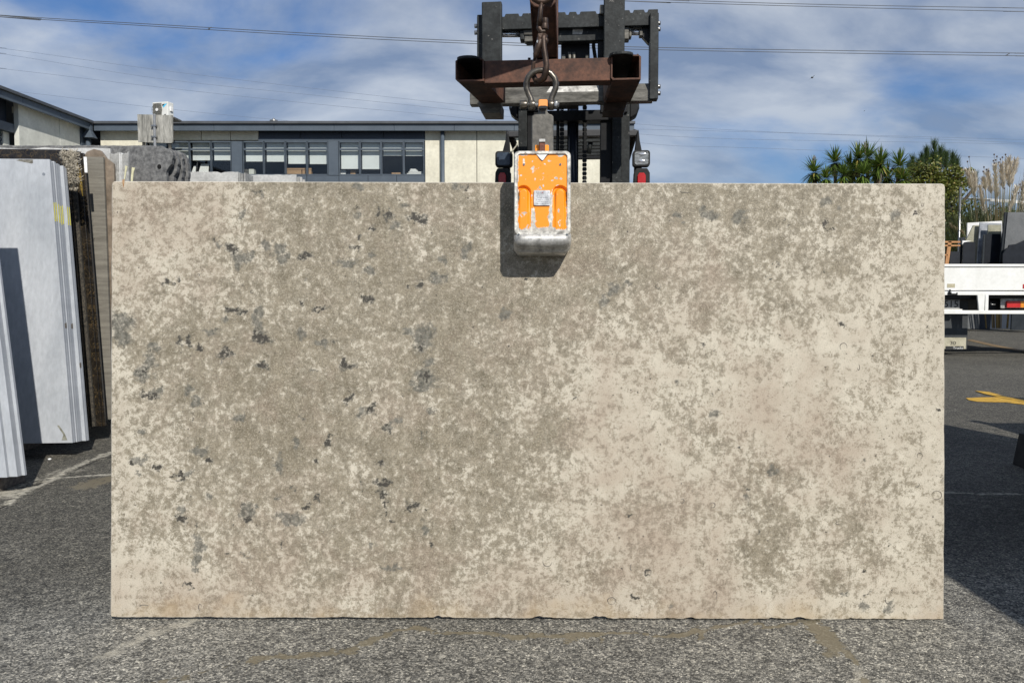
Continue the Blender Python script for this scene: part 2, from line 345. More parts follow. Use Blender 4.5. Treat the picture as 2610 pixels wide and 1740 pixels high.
# ------------------------------------------------------------------ the hung limestone slab
SD = 2.857
CROSS = FWD
def sx_(px): return (px - CX) / F * SD
def sy_(py): return (CY - py) / F * SD
x0, x1 = sx_(281), sx_(2406); yb, yt = sy_(1575.5), sy_(465)
SW, SH = x1 - x0, yt - yb
slab_origin = Vector((0, 0, CH)) + FWD * SD + Vector((x0, 0, 0)) + UPV * yb
ROLL = -math.atan2(6.5, 2125)
Rs = Matrix((( 1, 0, 0), (0, FWD.y, UPV.y), (0, FWD.z, UPV.z)))
Rs = Rs @ Matrix.Rotation(-ROLL, 3, 'Y')
slab_mat4 = Matrix.Translation(slab_origin + UPV * ((1575.5 - 1572.3) / F * SD)) @ Rs.to_4x4()
TH = 0.031
COVER = np.array([
 [.42,.40,.48,.75,.80,.72,.85,.88,.80,.72,.62,.66,.64,.58,.50,.38],
 [.36,.42,.66,.76,.70,.86,.92,.80,.72,.68,.62,.50,.62,.52,.48,.30],
 [.45,.50,.72,.78,.74,.82,.84,.78,.68,.62,.52,.46,.55,.40,.14,.06],
 [.60,.70,.80,.84,.82,.74,.84,.74,.62,.36,.22,.40,.16,.12,.16,.05],
 [.52,.68,.78,.82,.80,.58,.66,.66,.48,.18,.34,.22,.16,.14,.30,.10],
 [.50,.66,.78,.84,.84,.78,.76,.66,.50,.22,.18,.38,.32,.40,.16,.14],
 [.48,.56,.64,.70,.76,.78,.78,.64,.52,.28,.30,.42,.52,.38,.42,.26],
 [.25,.36,.55,.62,.68,.68,.72,.60,.46,.46,.34,.40,.52,.44,.50,.36],
 [.12,.26,.38,.46,.52,.58,.52,.52,.46,.46,.38,.34,.42,.36,.36,.22]])
PINK = np.array([
 [.6,.6,.5,.2,.1,.3,.3,.5,.3,.3,.2,.1,.1,.1,.1,.1],[.5,.5,.3,.2,.3,.2,.2,.3,.3,.3,.4,.5,.1,.1,.1,.1],
 [.4,.3,.2,.2,.2,.2,.2,.3,.3,.3,.4,.5,.2,.3,.2,.1],[.3,.2,.2,.2,.2,.3,.2,.3,.3,.5,.5,.3,.4,.3,.2,.1],
 [.2,.2,.2,.1,.1,.5,.3,.2,.3,.7,.3,.4,.6,.6,.4,.1],[.2,.1,.2,.1,.2,.3,.2,.2,.2,.8,.7,.3,.5,.8,.7,.1],
 [.2,.2,.4,.4,.2,.3,.2,.2,.2,.6,.8,.6,.3,.3,.3,.2],[.2,.3,.4,.5,.4,.3,.2,.3,.3,.6,.9,.5,.2,.3,.2,.2],
 [.6,.7,.6,.5,.4,.6,.6,.7,.6,.6,.6,.8,.4,.3,.3,.5]])
SP1 = [(575,330,15,12,'b'),(605,345,15,14,'g'),(665,385,25,22,'b'),(690,420,15,15,'b'),(735,445,45,25,'g'),(715,480,20,25,'g'),(790,410,25,18,'g'),(945,380,30,25,'g'),(965,440,30,30,'g'),(1085,430,35,18,'b'),(870,365,25,10,'g'),(820,60,35,10,'b'),(850,85,15,15,'g'),(740,190,10,20,'g'),(300,580,12,18,'b'),(345,585,15,8,'b'),(375,548,10,8,'b'),(690,725,30,15,'b'),(740,745,15,10,'b'),(825,750,20,30,'g'),(830,810,30,50,'g'),(815,870,24,25,'b'),(862,900,42,17,'b'),(390,905,12,22,'b'),(445,900,15,18,'b'),(500,945,20,8,'b'),(640,975,25,18,'b'),(680,965,15,8,'b'),(620,1020,15,12,'g'),(860,1035,25,18,'b'),(825,1045,20,12,'g'),(185,1080,36,45,'g'),(185,1080,20,22,'b'),(210,1010,30,40,'g'),(245,940,25,20,'g'),(50,800,60,50,'g'),(70,890,40,40,'g'),(215,1200,30,15,'b'),(270,1185,30,20,'g'),(440,1180,20,25,'g'),(560,845,30,15,'g'),(655,790,15,20,'g'),(1065,860,25,25,'g'),(1165,725,35,9,'b'),(1075,690,12,8,'b'),(1180,915,30,15,'g'),(1260,905,12,10,'b'),(1435,665,22,13,'b'),(1725,590,16,18,'b'),(1650,600,10,8,'b'),(1500,180,15,20,'b'),(1560,200,15,20,'b'),(1710,205,42,13,'b'),(1740,230,20,15,'b'),(1395,325,10,10,'b'),(1380,385,20,12,'b'),(1385,190,20,15,'g'),(1320,455,50,20,'g'),(1440,500,30,25,'g'),(1470,400,15,20,'g'),(1600,260,30,20,'g'),(1640,140,20,12,'g'),(1385,35,30,20,'g'),(1930,30,25,20,'g'),(1990,45,14,14,'b'),(1860,445,15,20,'g'),(1990,390,20,40,'g'),(1830,550,40,25,'g'),(1670,850,25,15,'g'),(1750,880,50,70,'g'),(1740,930,22,18,'b'),(1770,1105,55,36,'g'),(1770,1100,28,14,'b'),(1740,1150,40,25,'g'),(1790,1020,20,20,'g'),(1330,1035,30,18,'b'),(1350,1215,15,12,'b'),(2210,745,30,20,'g'),(1135,1075,15,10,'g'),(1465,270,12,15,'b'),(1090,555,11,11,'g'),(1385,152,12,7,'b')]
SP2 = [(225,5,40,10,'b'),(480,40,30,25,'g'),(455,125,5,18,'b'),(170,200,20,15,'g'),(500,310,40,18,'g'),(548,360,17,15,'b'),(125,380,18,16,'b'),(160,355,50,20,'g'),(145,440,12,15,'g'),(270,405,24,12,'b'),(390,445,28,13,'b'),(440,430,20,12,'g'),(350,465,15,8,'b'),(545,560,20,10,'g'),(395,635,18,25,'g'),(400,693,28,14,'b'),(500,740,4,15,'b'),(485,790,18,20,'g'),(500,850,25,35,'g'),(490,920,20,25,'g'),(480,980,20,20,'g'),(435,1060,14,11,'b'),(770,650,40,40,'g'),(820,605,15,15,'g'),(770,700,20,12,'b'),(935,575,20,12,'g'),(1100,620,15,10,'b'),(1000,680,70,30,'g'),(1155,570,14,9,'b'),(1148,368,11,14,'b'),(950,340,15,15,'g'),(940,400,18,35,'g'),(1035,260,20,20,'g'),(1220,250,13,28,'b'),(1255,215,10,6,'b'),(1335,25,14,20,'b'),(1467,80,24,20,'b'),(1415,95,25,20,'g'),(730,120,30,20,'g'),(1080,125,12,8,'g'),(1600,140,30,20,'g'),(1555,200,22,12,'b'),(1560,180,25,25,'g'),(1545,155,12,8,'b'),(1740,215,12,20,'g'),(1765,205,6,11,'b'),(1507,375,18,13,'b'),(1525,488,34,11,'b'),(1520,540,18,22,'b'),(1545,580,8,12,'b'),(1532,620,5,25,'b'),(1535,660,7,8,'b'),(1570,690,9,7,'b'),(1410,515,8,20,'b'),(1695,620,28,14,'b'),(1770,628,8,8,'b'),(1760,735,15,25,'g'),(1785,828,10,5,'b'),(950,825,9,7,'b'),(1025,530,9,6,'b'),(1800,80,20,20,'g'),(1580,960,60,15,'g'),(1475,835,15,12,'g'),(678,700,4,12,'b'),(668,893,7,6,'b'),(1215,768,24,4,'b'),(770,893,36,5,'g')]
SP4 = [(1675,237,11,13,'B'),(1700,268,15,9,'B'),(2168,158,9,11,'B'),(2182,168,12,9,'B'),(1680,110,30,25,'g'),(1745,150,10,14,'g'),(2060,190,25,20,'g'),(1020,190,40,25,'g'),(990,150,15,20,'g'),(1190,200,35,35,'g'),(870,240,12,10,'g'),(840,195,20,20,'g'),(1410,455,8,7,'b'),(1355,545,9,8,'b'),(1775,805,12,9,'b'),(980,918,11,11,'b'),(850,1120,12,14,'g'),(2240,805,10,5,'b'),(2277,260,3,14,'b'),(490,600,35,30,'g'),(570,580,20,12,'g'),(430,670,30,30,'g'),(1400,380,70,60,'k'),(2020,1010,70,110,'k'),(840,970,70,90,'k'),(1730,500,60,50,'k'),(985,770,60,70,'k'),(1670,500,8,6,'b'),(1470,255,12,4,'b'),(1045,1195,8,5,'b')]
SP3 = [(1190,280,10,11,'b'),(1200,292,7,8,'b'),(1045,95,30,15,'g'),(1250,507,6,13,'b'),(1225,570,13,20,'g'),(1300,755,12,10,'b'),(685,993,12,9,'b'),(565,655,11,6,'b'),(1385,420,20,22,'g'),(1895,970,9,7,'b'),(2025,797,7,8,'b'),(2025,822,6,6,'b'),(1890,1165,25,25,'g'),(2035,1180,25,20,'g'),(1920,1105,15,6,'b'),(1790,1090,20,12,'g'),(2303,80,8,8,'b'),(275,12,9,6,'b'),(345,150,7,5,'b'),(1885,367,10,8,'g'),(400,1010,110,70,'k'),(1330,850,90,150,'k'),(1040,200,80,60,'k'),(160,200,110,140,'k'),(1380,600,70,60,'k'),(1850,700,110,120,'k'),(1400,420,70,60,'k'),(1700,1050,90,60,'k'),(610,1118,9,11,'b'),(800,1170,20,12,'g'),(2370,455,30,40,'g')]
RINGS = [(4,735,590,14,13),(4,1775,925,20,20),(4,890,61,34,5),(3,480,1142,22,20),(3,120,925,25,25),(3,1045,605,14,14),(3,1060,1110,11,24),(3,2028,1130,14,22),(3,2300,545,28,24),(3,2190,487,13,12),(3,2205,325,14,16),(3,1750,703,13,8),(4,1440,213,9,7)]
def to_m(crop, x, y):
    ox, oy = {1: (280, 460), 2: (280, 1010), 3: (1340, 1010), 4: (1340, 460)}[crop]
    px, py = ox + x / 2.198, oy + y / 2.198
    return (px - 281) / F * SD, (1575.5 - py) / F * SD
def build_slab():
    nx, ny = 600, 314
    ux = np.linspace(0, 1, nx); uy = np.linspace(0, 1, ny)
    ux[1] = 0.0011; ux[-2] = 1 - 0.0011; uy[1] = 0.0018; uy[-2] = 1 - 0.0018
    U, V = np.meshgrid(ux, uy); X = U * SW; Z = V * SH; Yf = np.zeros_like(X)
    def bil(T):
        gy = (1 - V) * 9 - 0.5; gx = U * 16 - 0.5; gy = np.clip(gy, 0, 8 - 1e-6); gx = np.clip(gx, 0, 15 - 1e-6)
        i = gy.astype(int); j = gx.astype(int); fy = gy - i; fx = gx - j
        return T[i, j] * (1 - fy) * (1 - fx) + T[i + 1, j] * fy * (1 - fx) + T[i, j + 1] * (1 - fy) * fx + T[i + 1, j + 1] * fy * fx
    cov = 0.5 + (np.maximum(bil(COVER), .5 * bil(COVER) + .19) - .5) * .80 + .03 + (fbm(X, Z, 5, 3, 21) - 0.5) * 0.34 + (fbm(X, Z, 16, 2, 25) - 0.5) * 0.2
    pink = bil(PINK) + (fbm(X, Z, 4, 3, 31) - 0.5) * 0.5
    hard = np.zeros_like(X); soft = np.zeros_like(X)
    wx = X + (fbm(X, Z, 34, 4, 41, .7) - 0.5) * 0.060; wz = Z + (fbm(X, Z, 34, 4, 51, .7) - 0.5) * 0.060
    k = SD / F / 2.198
    for crop, lst in ((1, SP1), (2, SP2), (3, SP3), (4, SP4)):
        for (x, y, rx, ry, t) in lst:
            cx_, cz_ = to_m(crop, x, y); rx *= k; ry *= k
            ext = 2.6
            j0, j1 = np.searchsorted(ux, [(cx_ - rx * ext - .02) / SW, (cx_ + rx * ext + .02) / SW]); i0, i1 = np.searchsorted(uy, [(cz_ - ry * ext - .02) / SH, (cz_ + ry * ext + .02) / SH])
            sl = (slice(max(i0, 0), i1 + 1), slice(max(j0, 0), j1 + 1))
            q = np.sqrt(((wx[sl] - cx_) / rx) ** 2 + ((wz[sl] - cz_) / ry) ** 2)
            if t == 'k': cov[sl] += 0.27 * np.clip(1.5 - q, 0, 1)
            elif t in 'bB':
                hard[sl] = np.maximum(hard[sl], np.clip(1.5 - q * .85, 0, 1)); soft[sl] = np.maximum(soft[sl], 0.95 * np.clip(2.1 - q, 0, 1) * (t == 'b'))
            else: soft[sl] = np.maximum(soft[sl], 1.0 * np.clip(1.75 - q * 0.9, 0, 1))
    for (crop, x, y, rx, ry) in RINGS:
        cx_, cz_ = to_m(crop, x, y); rx *= k; ry *= k; q = np.sqrt(((wx * .35 + X * .65 - cx_) / rx) ** 2 + ((wz * .35 + Z * .65 - cz_) / ry) ** 2)
        ang = np.arctan2(Z - cz_, X - cx_)
        if False: hard = np.maximum(hard, np.clip(1.15 - np.abs(q - 1) * min(rx, ry) / 0.0022, 0, 1) * (np.sin(ang * 1 + x) > -0.6))
    hard = np.maximum(hard, 0)
    # chipped, slightly wavy edges and an eased arris
    bw = (fbm(X, Z * 0, 14, 5, 61, .7) - 0.5) * 0.010; Z[0] += bw[0]; Z[1] += bw[1] * 0.8
    chips = np.clip(fbm(X, Z * 0, 22, 3, 66) - 0.64, 0, 1) * 0.045; Z[0] += chips[0] * (U[0] > .35); Z[1] += chips[1] * .8 * (U[1] > .35)
    tw = (fbm(X * 0, Z, 12, 4, 71) - 0.5) * 0.004; X[:, 0] += tw[:, 0]; X[:, -1] += tw[:, -1]
    r = 0.014
    for (cxx, czz, sxx, szz) in ((r, SH - r, -1, 1), (SW - r, SH - r, 1, 1), (r, r, -1, -1), (SW - r * .5, r * .5, 1, -1)):
        m = ((X - cxx) * sxx > 0) & ((Z - czz) * szz > 0); d = np.hypot(X - cxx, Z - czz); k2 = np.where(m & (d > r), r / np.maximum(d, 1e-9), 1)
        X[:] = cxx + (X - cxx) * k2; Z[:] = czz + (Z - czz) * k2
    Yf[0] += .003; Yf[-1] += .003; Yf[:, 0] += .003; Yf[:, -1] += .003
    v = np.stack([X, Yf, Z], -1).reshape(-1, 3); idx = np.arange(nx * ny).reshape(ny, nx)
    f = np.stack([idx[:-1, :-1], idx[:-1, 1:], idx[1:, 1:], idx[1:, :-1]], -1).reshape(-1, 4).tolist()
    ring = list(idx[0, :]) + list(idx[1:, -1]) + list(idx[-1, -2::-1]) + list(idx[-2:0:-1, 0])
    nb = len(v); back = v[ring].copy(); back[:, 1] = TH; v = np.concatenate([v, back]); n = len(ring)
    for i in range(n):
        j = (i + 1) % n; f.append([ring[j], ring[i], nb + i, nb + j])
    f.append([nb + i for i in range(n)][::1])
    me = bpy.data.meshes.new('stone_slab'); me.from_pydata(v.tolist(), [], f); me.update()
    def pad(a): return np.concatenate([a.ravel(), a.ravel()[ring]])
    set_col(me, 'pat', np.stack([pad(cov), pad(hard), pad(soft), np.ones(len(v))], -1))
    set_col(me, 'tone', np.stack([pad(pink), pad(np.clip(1 - Z / 0.16, 0, 1)), pad(np.clip(1 - np.minimum(X, np.minimum(SW - X, np.minimum(Z, SH - Z))) / 0.006, 0, 1)), np.ones(len(v))], -1))
    # material
    m, nt, b = new_mat('fossil_limestone'); co = obj_co(nt)
    at = attr(nt, 'pat'); sa = N(nt, 'ShaderNodeSeparateColor'); LK(nt, at, 'Color', sa, 0)
    tn = attr(nt, 'tone'); st = N(nt, 'ShaderNodeSeparateColor'); LK(nt, tn, 'Color', st, 0)
    def madd(src, so, k_, c): 
        n_ = N(nt, 'ShaderNodeMath', operation='MULTIPLY_ADD', i={1: k_, 2: c}); LK(nt, src, so, n_, 0); return n_
    def add(a, ao, b_, bo, op='ADD'):
        n_ = N(nt, 'ShaderNodeMath', operation=op); LK(nt, a, ao, n_, 0); LK(nt, b_, bo, n_, 1); return n_
    A = noise(nt, co, 34, 11, .72, .25); A2 = noise(nt, co, 72, 8, .72, .25); B = noise(nt, co, 130, 6, .72, .2); Cn = noise(nt, co, 330, 3, .6)
    E1 = noise(nt, co, 8, 6, .65, .2)
    amp = N(nt, 'ShaderNodeMapRange', i={'From Min': 0.12, 'From Max': 0.55, 'To Min': 0.68, 'To Max': 1.0}); LK(nt, sa, 0, amp, 0)
    raw = add(add(madd(A, 0, 2.7, -1.35), 0, madd(A2, 0, 1.5, -.75), 0), 0, madd(E1, 0, 1.1, -.55), 0)
    raw2 = add(raw, 0, amp, 0, 'MULTIPLY')
    t1 = add(raw2, 0, madd(B, 0, 1.7, -.85), 0); t2 = add(t1, 0, sa, 0)
    tr_ = N(nt, 'ShaderNodeValToRGB'); LK(nt, t2, 0, tr_, 0); cre = tr_.color_ramp; cre.elements[0].position = .20; cre.elements[0].color = (.0, .0, .0, 1); cre.elements[1].position = .92; cre.elements[1].color = (1, 1, 1, 1)
    for p_, v_ in ((.40, .10), (.50, .52), (.58, .74)): q = cre.elements.new(p_); q.color = (v_, v_, v_, 1)
    light = mix(nt, ramp(nt, noise(nt, co, 9, 5, .6), 0, .35, .65), (0.465, 0.418, 0.335), (0.57, 0.525, 0.43))
    pinkf = add(madd(noise(nt, co, 7, 6, .65, .3), 0, 1.8, -.9), 0, st, 0); pf = ramp(nt, pinkf, 0, .25, .95, (0, 0, 0), (.95, .95, .95))
    light2 = mix(nt, pf, light, (0.40, 0.335, 0.262))
    dk = mix(nt, ramp(nt, noise(nt, co, 13, 5, .6), 0, .35, .65), (0.150, 0.130, 0.092), (0.225, 0.195, 0.142)); dkp = mix(nt, pf, dk, (0.225, 0.178, 0.135))
    dkp = mix(nt, 1.0, dkp, ramp(nt, B, 0, .36, .64, (.74, .74, .73), (1.30, 1.29, 1.26)), 'MULTIPLY'); c1 = mix(nt, tr_, light2, dkp)
    # fine shell grit: bright chips and dark outlines, mostly inside the grey matrix
    grit = add(madd(B, 0, 1.0, 0), 0, madd(Cn, 0, .6, -.3), 0)
    gl = ramp(nt, grit, 0, .55, .64, (0, 0, 0), (.7, .7, .7)); gm_ = N(nt, 'ShaderNodeMath', operation='MULTIPLY'); LK(nt, gl, 0, gm_, 0); LK(nt, tr_, 0, gm_, 1); c2 = mix(nt, gm_, c1, (0.46, 0.41, 0.325))
    pit = ramp(nt, grit, 0, .30, .42, (0.55, 0.55, 0.53), (1, 1, 1)); c2b = mix(nt, 1.0, c2, pit, 'MULTIPLY')
    gr_ = ramp(nt, Cn, 0, .3, .7, (.84, .84, .84), (1.13, 1.13, 1.13)); c3 = mix(nt, 1.0, c2b, gr_, 'MULTIPLY')
    # blue-grey soft stains
    sf = add(add(madd(A2, 0, 2.2, -1.1), 0, madd(B, 0, 1.2, -.6), 0), 0, sa, 2); smask = ramp(nt, sf, 0, .42, 1.05, (0, 0, 0), (.82, .82, .82))
    stc = mix(nt, ramp(nt, noise(nt, co, 60, 4, .7), 0, .4, .6), (0.055, 0.055, 0.047), (0.17, 0.165, 0.14)); c4 = mix(nt, smask, c3, stc)
    hf = add(add(madd(A2, 0, 3.2, -1.6), 0, madd(B, 0, 3.0, -1.5), 0), 0, sa, 1); hm = ramp(nt, hf, 0, .52, .80); c5 = mix(nt, hm, c4, (0.048, 0.043, 0.035))
    # random tiny dark flecks and tube fossils
    fl = N(nt, 'ShaderNodeTexVoronoi', i={'Scale': 17.0, 'Randomness': 1.0}); LK(nt, mix(nt, .02, (co, 0), (B, 1), 'ADD'), 0, fl, 'Vector'); fs = N(nt, 'ShaderNodeSeparateColor'); LK(nt, fl, 'Color', fs, 0)
    fd = madd(fs, 1, -.13, .075); fm_ = N(nt, 'ShaderNodeMath', operation='LESS_THAN'); LK(nt, fl, 'Distance', fm_, 0); LK(nt, fd, 0, fm_, 1)
    c6 = mix(nt, fm_, c5, (0.07, 0.06, 0.05))
    # ochre stain along the lower edge and pale arris
    oc = add(madd(noise(nt, co, 7, 5, .6), 0, 2.4, -1.45), 0, st, 1); c7 = mix(nt, ramp(nt, oc, 0, .35, 1.1, (0, 0, 0), (.38, .38, .38)), c6, (0.38, 0.28, 0.15))
    c8 = mix(nt, ramp(nt, st, 2, .4, 1, (0, 0, 0), (.75, .75, .75)), c7, (0.60, 0.57, 0.50))
    LK(nt, c8, 0, b, 'Base Color'); b.inputs['Roughness'].default_value = 0.62; b.inputs['Specular IOR Level'].default_value = 0.4
    bump(nt, b, t1, .12, 0.0012)
    me.materials.append(m)
    o = bpy.data.objects.new('stone_slab', me); COL.objects.link(o); o.matrix_world = slab_mat4
    tag(o, label='huge mottled beige limestone slab hanging upright from the orange clamp', cat='stone slab'); return o
slab = build_slab()
# cut shells and crinoid rings: hair-thin dark outlines in the polished face
fos = mottled('fossil_outline', (.06, .055, .048), (.13, .12, .10), 60, rough=.6, bumpd=0)
rf = random.Random(8)
for (crop, x, y, rx, ry) in RINGS + [(1, 745, 592, 7, 6), (1, 790, 628, 8, 8), (1, 490, 535, 7, 6), (2, 750, 620, 18, 16), (2, 190, 1178, 24, 5), (2, 505, 1185, 8, 18), (3, 590, 955, 5, 16), (3, 875, 582, 10, 12), (3, 1895, 598, 7, 5), (4, 1860, 1040, 6, 16), (4, 2215, 130, 6, 9)]:
    cx_, cz_ = to_m(crop, x, y); k_ = SD / F / 2.198; a0 = rf.uniform(0, 6.28); span = rf.uniform(3.2, 5.8) if (rx, ry) != (22, 20) else 6.2; n_ = 16
    pts = [(cx_ + rx * k_ * math.cos(a0 + span * t / n_) * (1 + rf.uniform(-.07, .07)), .0007, cz_ + ry * k_ * math.sin(a0 + span * t / n_) * (1 + rf.uniform(-.07, .07))) for t in range(n_ + 1)]
    MB().tube(pts, [.0009 + .0009 * math.sin(math.pi * t / n_) for t in range(n_ + 1)], 6).build('fossil', fos, slab)
ru = MB(); cx_, cz_ = to_m(1, 68, 20)
ru.prism([(cx_ - .004, -.0006, cz_ + .012), (cx_ + .005, -.0006, cz_ + .013), (cx_ + .004, -.0006, cz_ + .002), (cx_ + .002, -.0006, cz_ - .018), (cx_ - .001, -.0006, cz_ - .014), (cx_ - .003, -.0006, cz_)], (0, .0014, 0))
ru.build('rust_stain', mottled('rust_stain', (.30, .15, .06), (.45, .29, .16), 80, rough=.8, bumpd=0), slab)

def K(o, kind='thing'): o['kind'] = kind; return o
K(slab)
# ------------------------------------------------------------------ office building behind the yard
YB = 28.0
def B3(px, py, Y=YB): return P(px, py, Y)
bld = empty('office_building', (B3(800, 600).x, YB, 0), label='long two storey office block with grey fascia, blinds and cream panels', cat='building'); K(bld)
def bpart(mb, name, mat, parent=bld, bevel=0, label=None, origin=None):
    off = Vector(bld.location); mb.v = [tuple(Vector(v) - off) for v in mb.v]
    return mb.build(name, mat, parent, bevel, label)
def wbox(pxa, pya, pxb, pyb, Y0, Y1, Yref=YB):
    a = B3(pxa, pya, Yref); c = B3(pxb, pyb, Yref); return (a.x, Y0, a.z), (c.x, Y1, c.z)
XR = B3(1592, 400).x; XL = B3(233, 400).x
zt = B3(800, 318, 27.7).z
# roof and fascia
bpart(MB().box((XL - 14, 27.72, zt - .02), (XR + .3, 40, zt + .10)), 'roof', M['roof'])
zf0 = B3(800, 334, 27.7).z
xf = XL + .3
nfas = 9
for i in range(nfas):
    xa = xf + (XR + .3 - xf) * i / nfas; xb = xf + (XR + .3 - xf) * (i + 1) / nfas
    bpart(MB().box((xa + .004, 27.66, zf0), (xb - .004, 27.72, zt + .02)), 'fascia', M['slate'], bevel=.01)
bpart(MB().box((xf - .02, 27.58, zt + .02), (XR + .32, 27.74, zt + .11)), 'gutter_edge', M['roof'])
# upper cream strips
def panels(xs, py0, py1, mat, name='concrete_panel', Y0=YB, th=.16, gap=.012, label=None):
    for a, c in zip(xs[:-1], xs[1:]):
        p, q = wbox(a, py0, c, py1, Y0, Y0 + th); p = (p[0] + gap / 2, p[1], p[2]); q = (q[0] - gap / 2, q[1], q[2])
        bpart(MB().box(p, q), name, mat, bevel=.006, label=label)
panels([255, 372], 331, 372, M['concrete']); panels([372, 440, 513, 587, 659], 331, 357, M['concrete'])
panels([255, 372], 373, 470, M['concrete'])
panels([659, 765, 871, 977, 1083], 331, 352, M['navy'], 'cladding_panel')
bpart(MB().box(*wbox(659, 352.5, 1083, 360, YB - .03, YB + .1)), 'sill_flashing', M['slate'])
# cream wall at the right
panels([1083, 1215.5, 1345, 1470, 1592], 331, 640, M['concrete'])
panels([255, 420, 585, 750, 915, 1083], 480, 640, M['concrete'])
dp = B3(1129, 400); bpart(MB().cyl((dp.x, YB - .12, 0.1), (dp.x, YB - .12, zf0 + .02), .075, 12), 'downpipe', M['slate'])
# rainwater head in the corner
r0 = B3(246, 320); hb = MB()
hx = r0.x
def frustum(mb, cx, cy, z0, z1, w0, d0, w1, d1):
    vs = [(cx - w0, cy - d0, z0), (cx + w0, cy - d0, z0), (cx + w0, cy + d0, z0), (cx - w0, cy + d0, z0), (cx - w1, cy - d1, z1), (cx + w1, cy - d1, z1), (cx + w1, cy + d1, z1), (cx - w1, cy + d1, z1)]
    return mb.add(vs, [(0, 3, 2, 1), (4, 5, 6, 7), (0, 1, 5, 4), (1, 2, 6, 5), (2, 3, 7, 6), (3, 0, 4, 7)])
zA = B3(246, 352, 27.5).z; zB_ = B3(246, 334, 27.5).z
frustum(hb, hx, 27.5, zA, zB_, .22, .16, .09, .08); hb.box((hx - .09, 27.42, zB_), (hx + .09, 27.58, zB_ + .22))
bpart(hb, 'rainwater_head', M['slate'])
bpart(MB().cyl((hx - .07, 27.55, 0.1), (hx - .07, 27.55, zA), .085, 12), 'downpipe', M['slate'])
# ribbon of windows
G1 = [372, 427, 482.6, 537.8, 590]; G2 = [618.9, 672.4, 727.5, 782.6, 836.5]; G3 = [863.5, 917.5, 972, 1029, 1082]
yt_, ym0, ym1, yb_ = 361.5, 378.5, 383, 445.5
BL = {1: [404, 407, 407, 407], 2: [410, 410.5, 416, 416.5], 3: [429, 429.5, 395, 395.5]}
for gi, g in ((1, G1), (2, G2), (3, G3)):
    for j in range(4):
        w = MB(); a, c = g[j], g[j + 1]; fw = 2.6
        for (x0_, y0_, x1_, y1_) in ((a, yt_ - 1.5, a + fw, yb_ + 1.5), (c - fw, yt_ - 1.5, c, yb_ + 1.5), (a + fw, yt_ - 1.5, c - fw, yt_ + 2), (a + fw, ym0, c - fw, ym1), (a + fw, yb_ - 1.5, c - fw, yb_ + 1.5)):
            w.box(*wbox(x0_, y0_, x1_, y1_, YB - .02, YB + .09))
        fr = bpart(w, 'window', M['slate'])
        bpart(MB().box(*wbox(a + fw, yt_ + 1.5, c - fw, ym0 + .5, YB + .045, YB + .052)), 'pane', M['glass'], fr)
        bpart(MB().box(*wbox(a + fw, ym1 - .5, c - fw, yb_ - 1, YB + .045, YB + .052)), 'pane', M['glass'], fr)
        bpart(MB().box(*wbox(a + fw + .6, yt_ - 1, c - fw - .6, BL[gi][j], YB + .17, YB + .176)), 'blind', M['blind'], fr)
        p, q = wbox(a + fw + .6, BL[gi][j], c - fw - .6, BL[gi][j] + .8, YB + .16, YB + .19)
        bpart(MB().box(p, q), 'blind_bar', M['steel_worn'], fr)
for a, c in ((590, 618.9), (836.5, 863.5)):
    bpart(MB().box(*wbox(a + .2, 360.3, c - .2, 447, YB - .03, YB + .1)), 'pier_cladding', M['slate'])
for a, c in zip([372, 427, 482, 537, 618, 672, 727, 782, 864, 938, 1011], [427, 482, 537, 618, 672, 727, 782, 864, 938, 1011, 1083]):
    bpart(MB().box(*wbox(a + .3, 447.3, c - .3, 480, YB - .01, YB + .1)), 'spandrel_panel', M['slate'], bevel=.008)
# dark rooms behind the glass, and the rest of the shell
rm = MB(); p, q = wbox(372, 350, 1083, 470, YB + .2, YB + 4)
rm.box((p[0], YB + 4, q[2]), (q[0], YB + 4.1, p[2])); rm.box((p[0], YB + .25, q[2] - .1), (q[0], YB + 4, q[2])); rm.box((p[0], YB + .25, p[2]), (q[0], YB + 4, p[2] + .1)); rm.box((p[0] - .1, YB + .17, q[2]), (p[0], YB + 4, p[2])); rm.box((q[0], YB + .17, q[2]), (q[0] + .1, YB + 4, p[2]))
bpart(rm, 'room', M['room'])
sh = MB(); sh.box((XL - 14, YB + 11.5, 0), (XR, YB + 11.7, zt - .05)); sh.box((XR - .2, YB + .2, 0), (XR, YB + 11.5, zt - .05)); sh.box((XL, YB + .17, 0), (XR - .2, YB + .3, B3(800, 480).z)); 
bpart(sh, 'rear_wall', M['concrete2'])
bpart(MB().box((XL, YB + .18, B3(0, 350).z), (XR, YB + .24, zt - .03)), 'backing_wall', M['navy'])
# things standing on the window sills
def sill_thing(name, px0, py0, px1, py1, mat, label, cat, d=.25, Y=YB + .3, lid=False):
    a, c = B3(px0, py0, Y), B3(px1, py1, Y); mb = MB(); mb.box((a.x, Y, c.z), (c.x, Y + d, a.z))
    if lid: mb.box((a.x - .015, Y - .015, a.z - .05), (c.x + .015, Y + d + .015, a.z + .01))
    o = mb.build(name, mat, None, bevel=.008); recenter(o, ((a.x + c.x) / 2, Y + d / 2, c.z)); K(tag(o, label=label, cat=cat)); return o
sill_thing('cardboard_box', 730.5, 429.5, 768, 446, M['card'], 'open brown carton in the middle window group, the wider of two', 'box', lid=True)
sill_thing('cardboard_box', 770, 429.5, 793, 446, M['card'], 'narrow brown carton right of the wide carton behind the glass', 'box', lid=True)
sill_thing('cardboard_box', 998, 440, 1021, 446.5, M['card'], 'small low brown carton in the third window of the right group', 'box')
sill_thing('storage_box', 621, 431.5, 633, 446, M['steel_worn'], 'grey box at the left end of the middle window group', 'box')
sill_thing('storage_box', 634, 431, 647, 446, M['concrete2'], 'pale grey box second from the left in the middle window group', 'box')
sill_thing('storage_box', 868, 433.5, 881, 446, M['paper'], 'white box at the left end of the right window group', 'box')
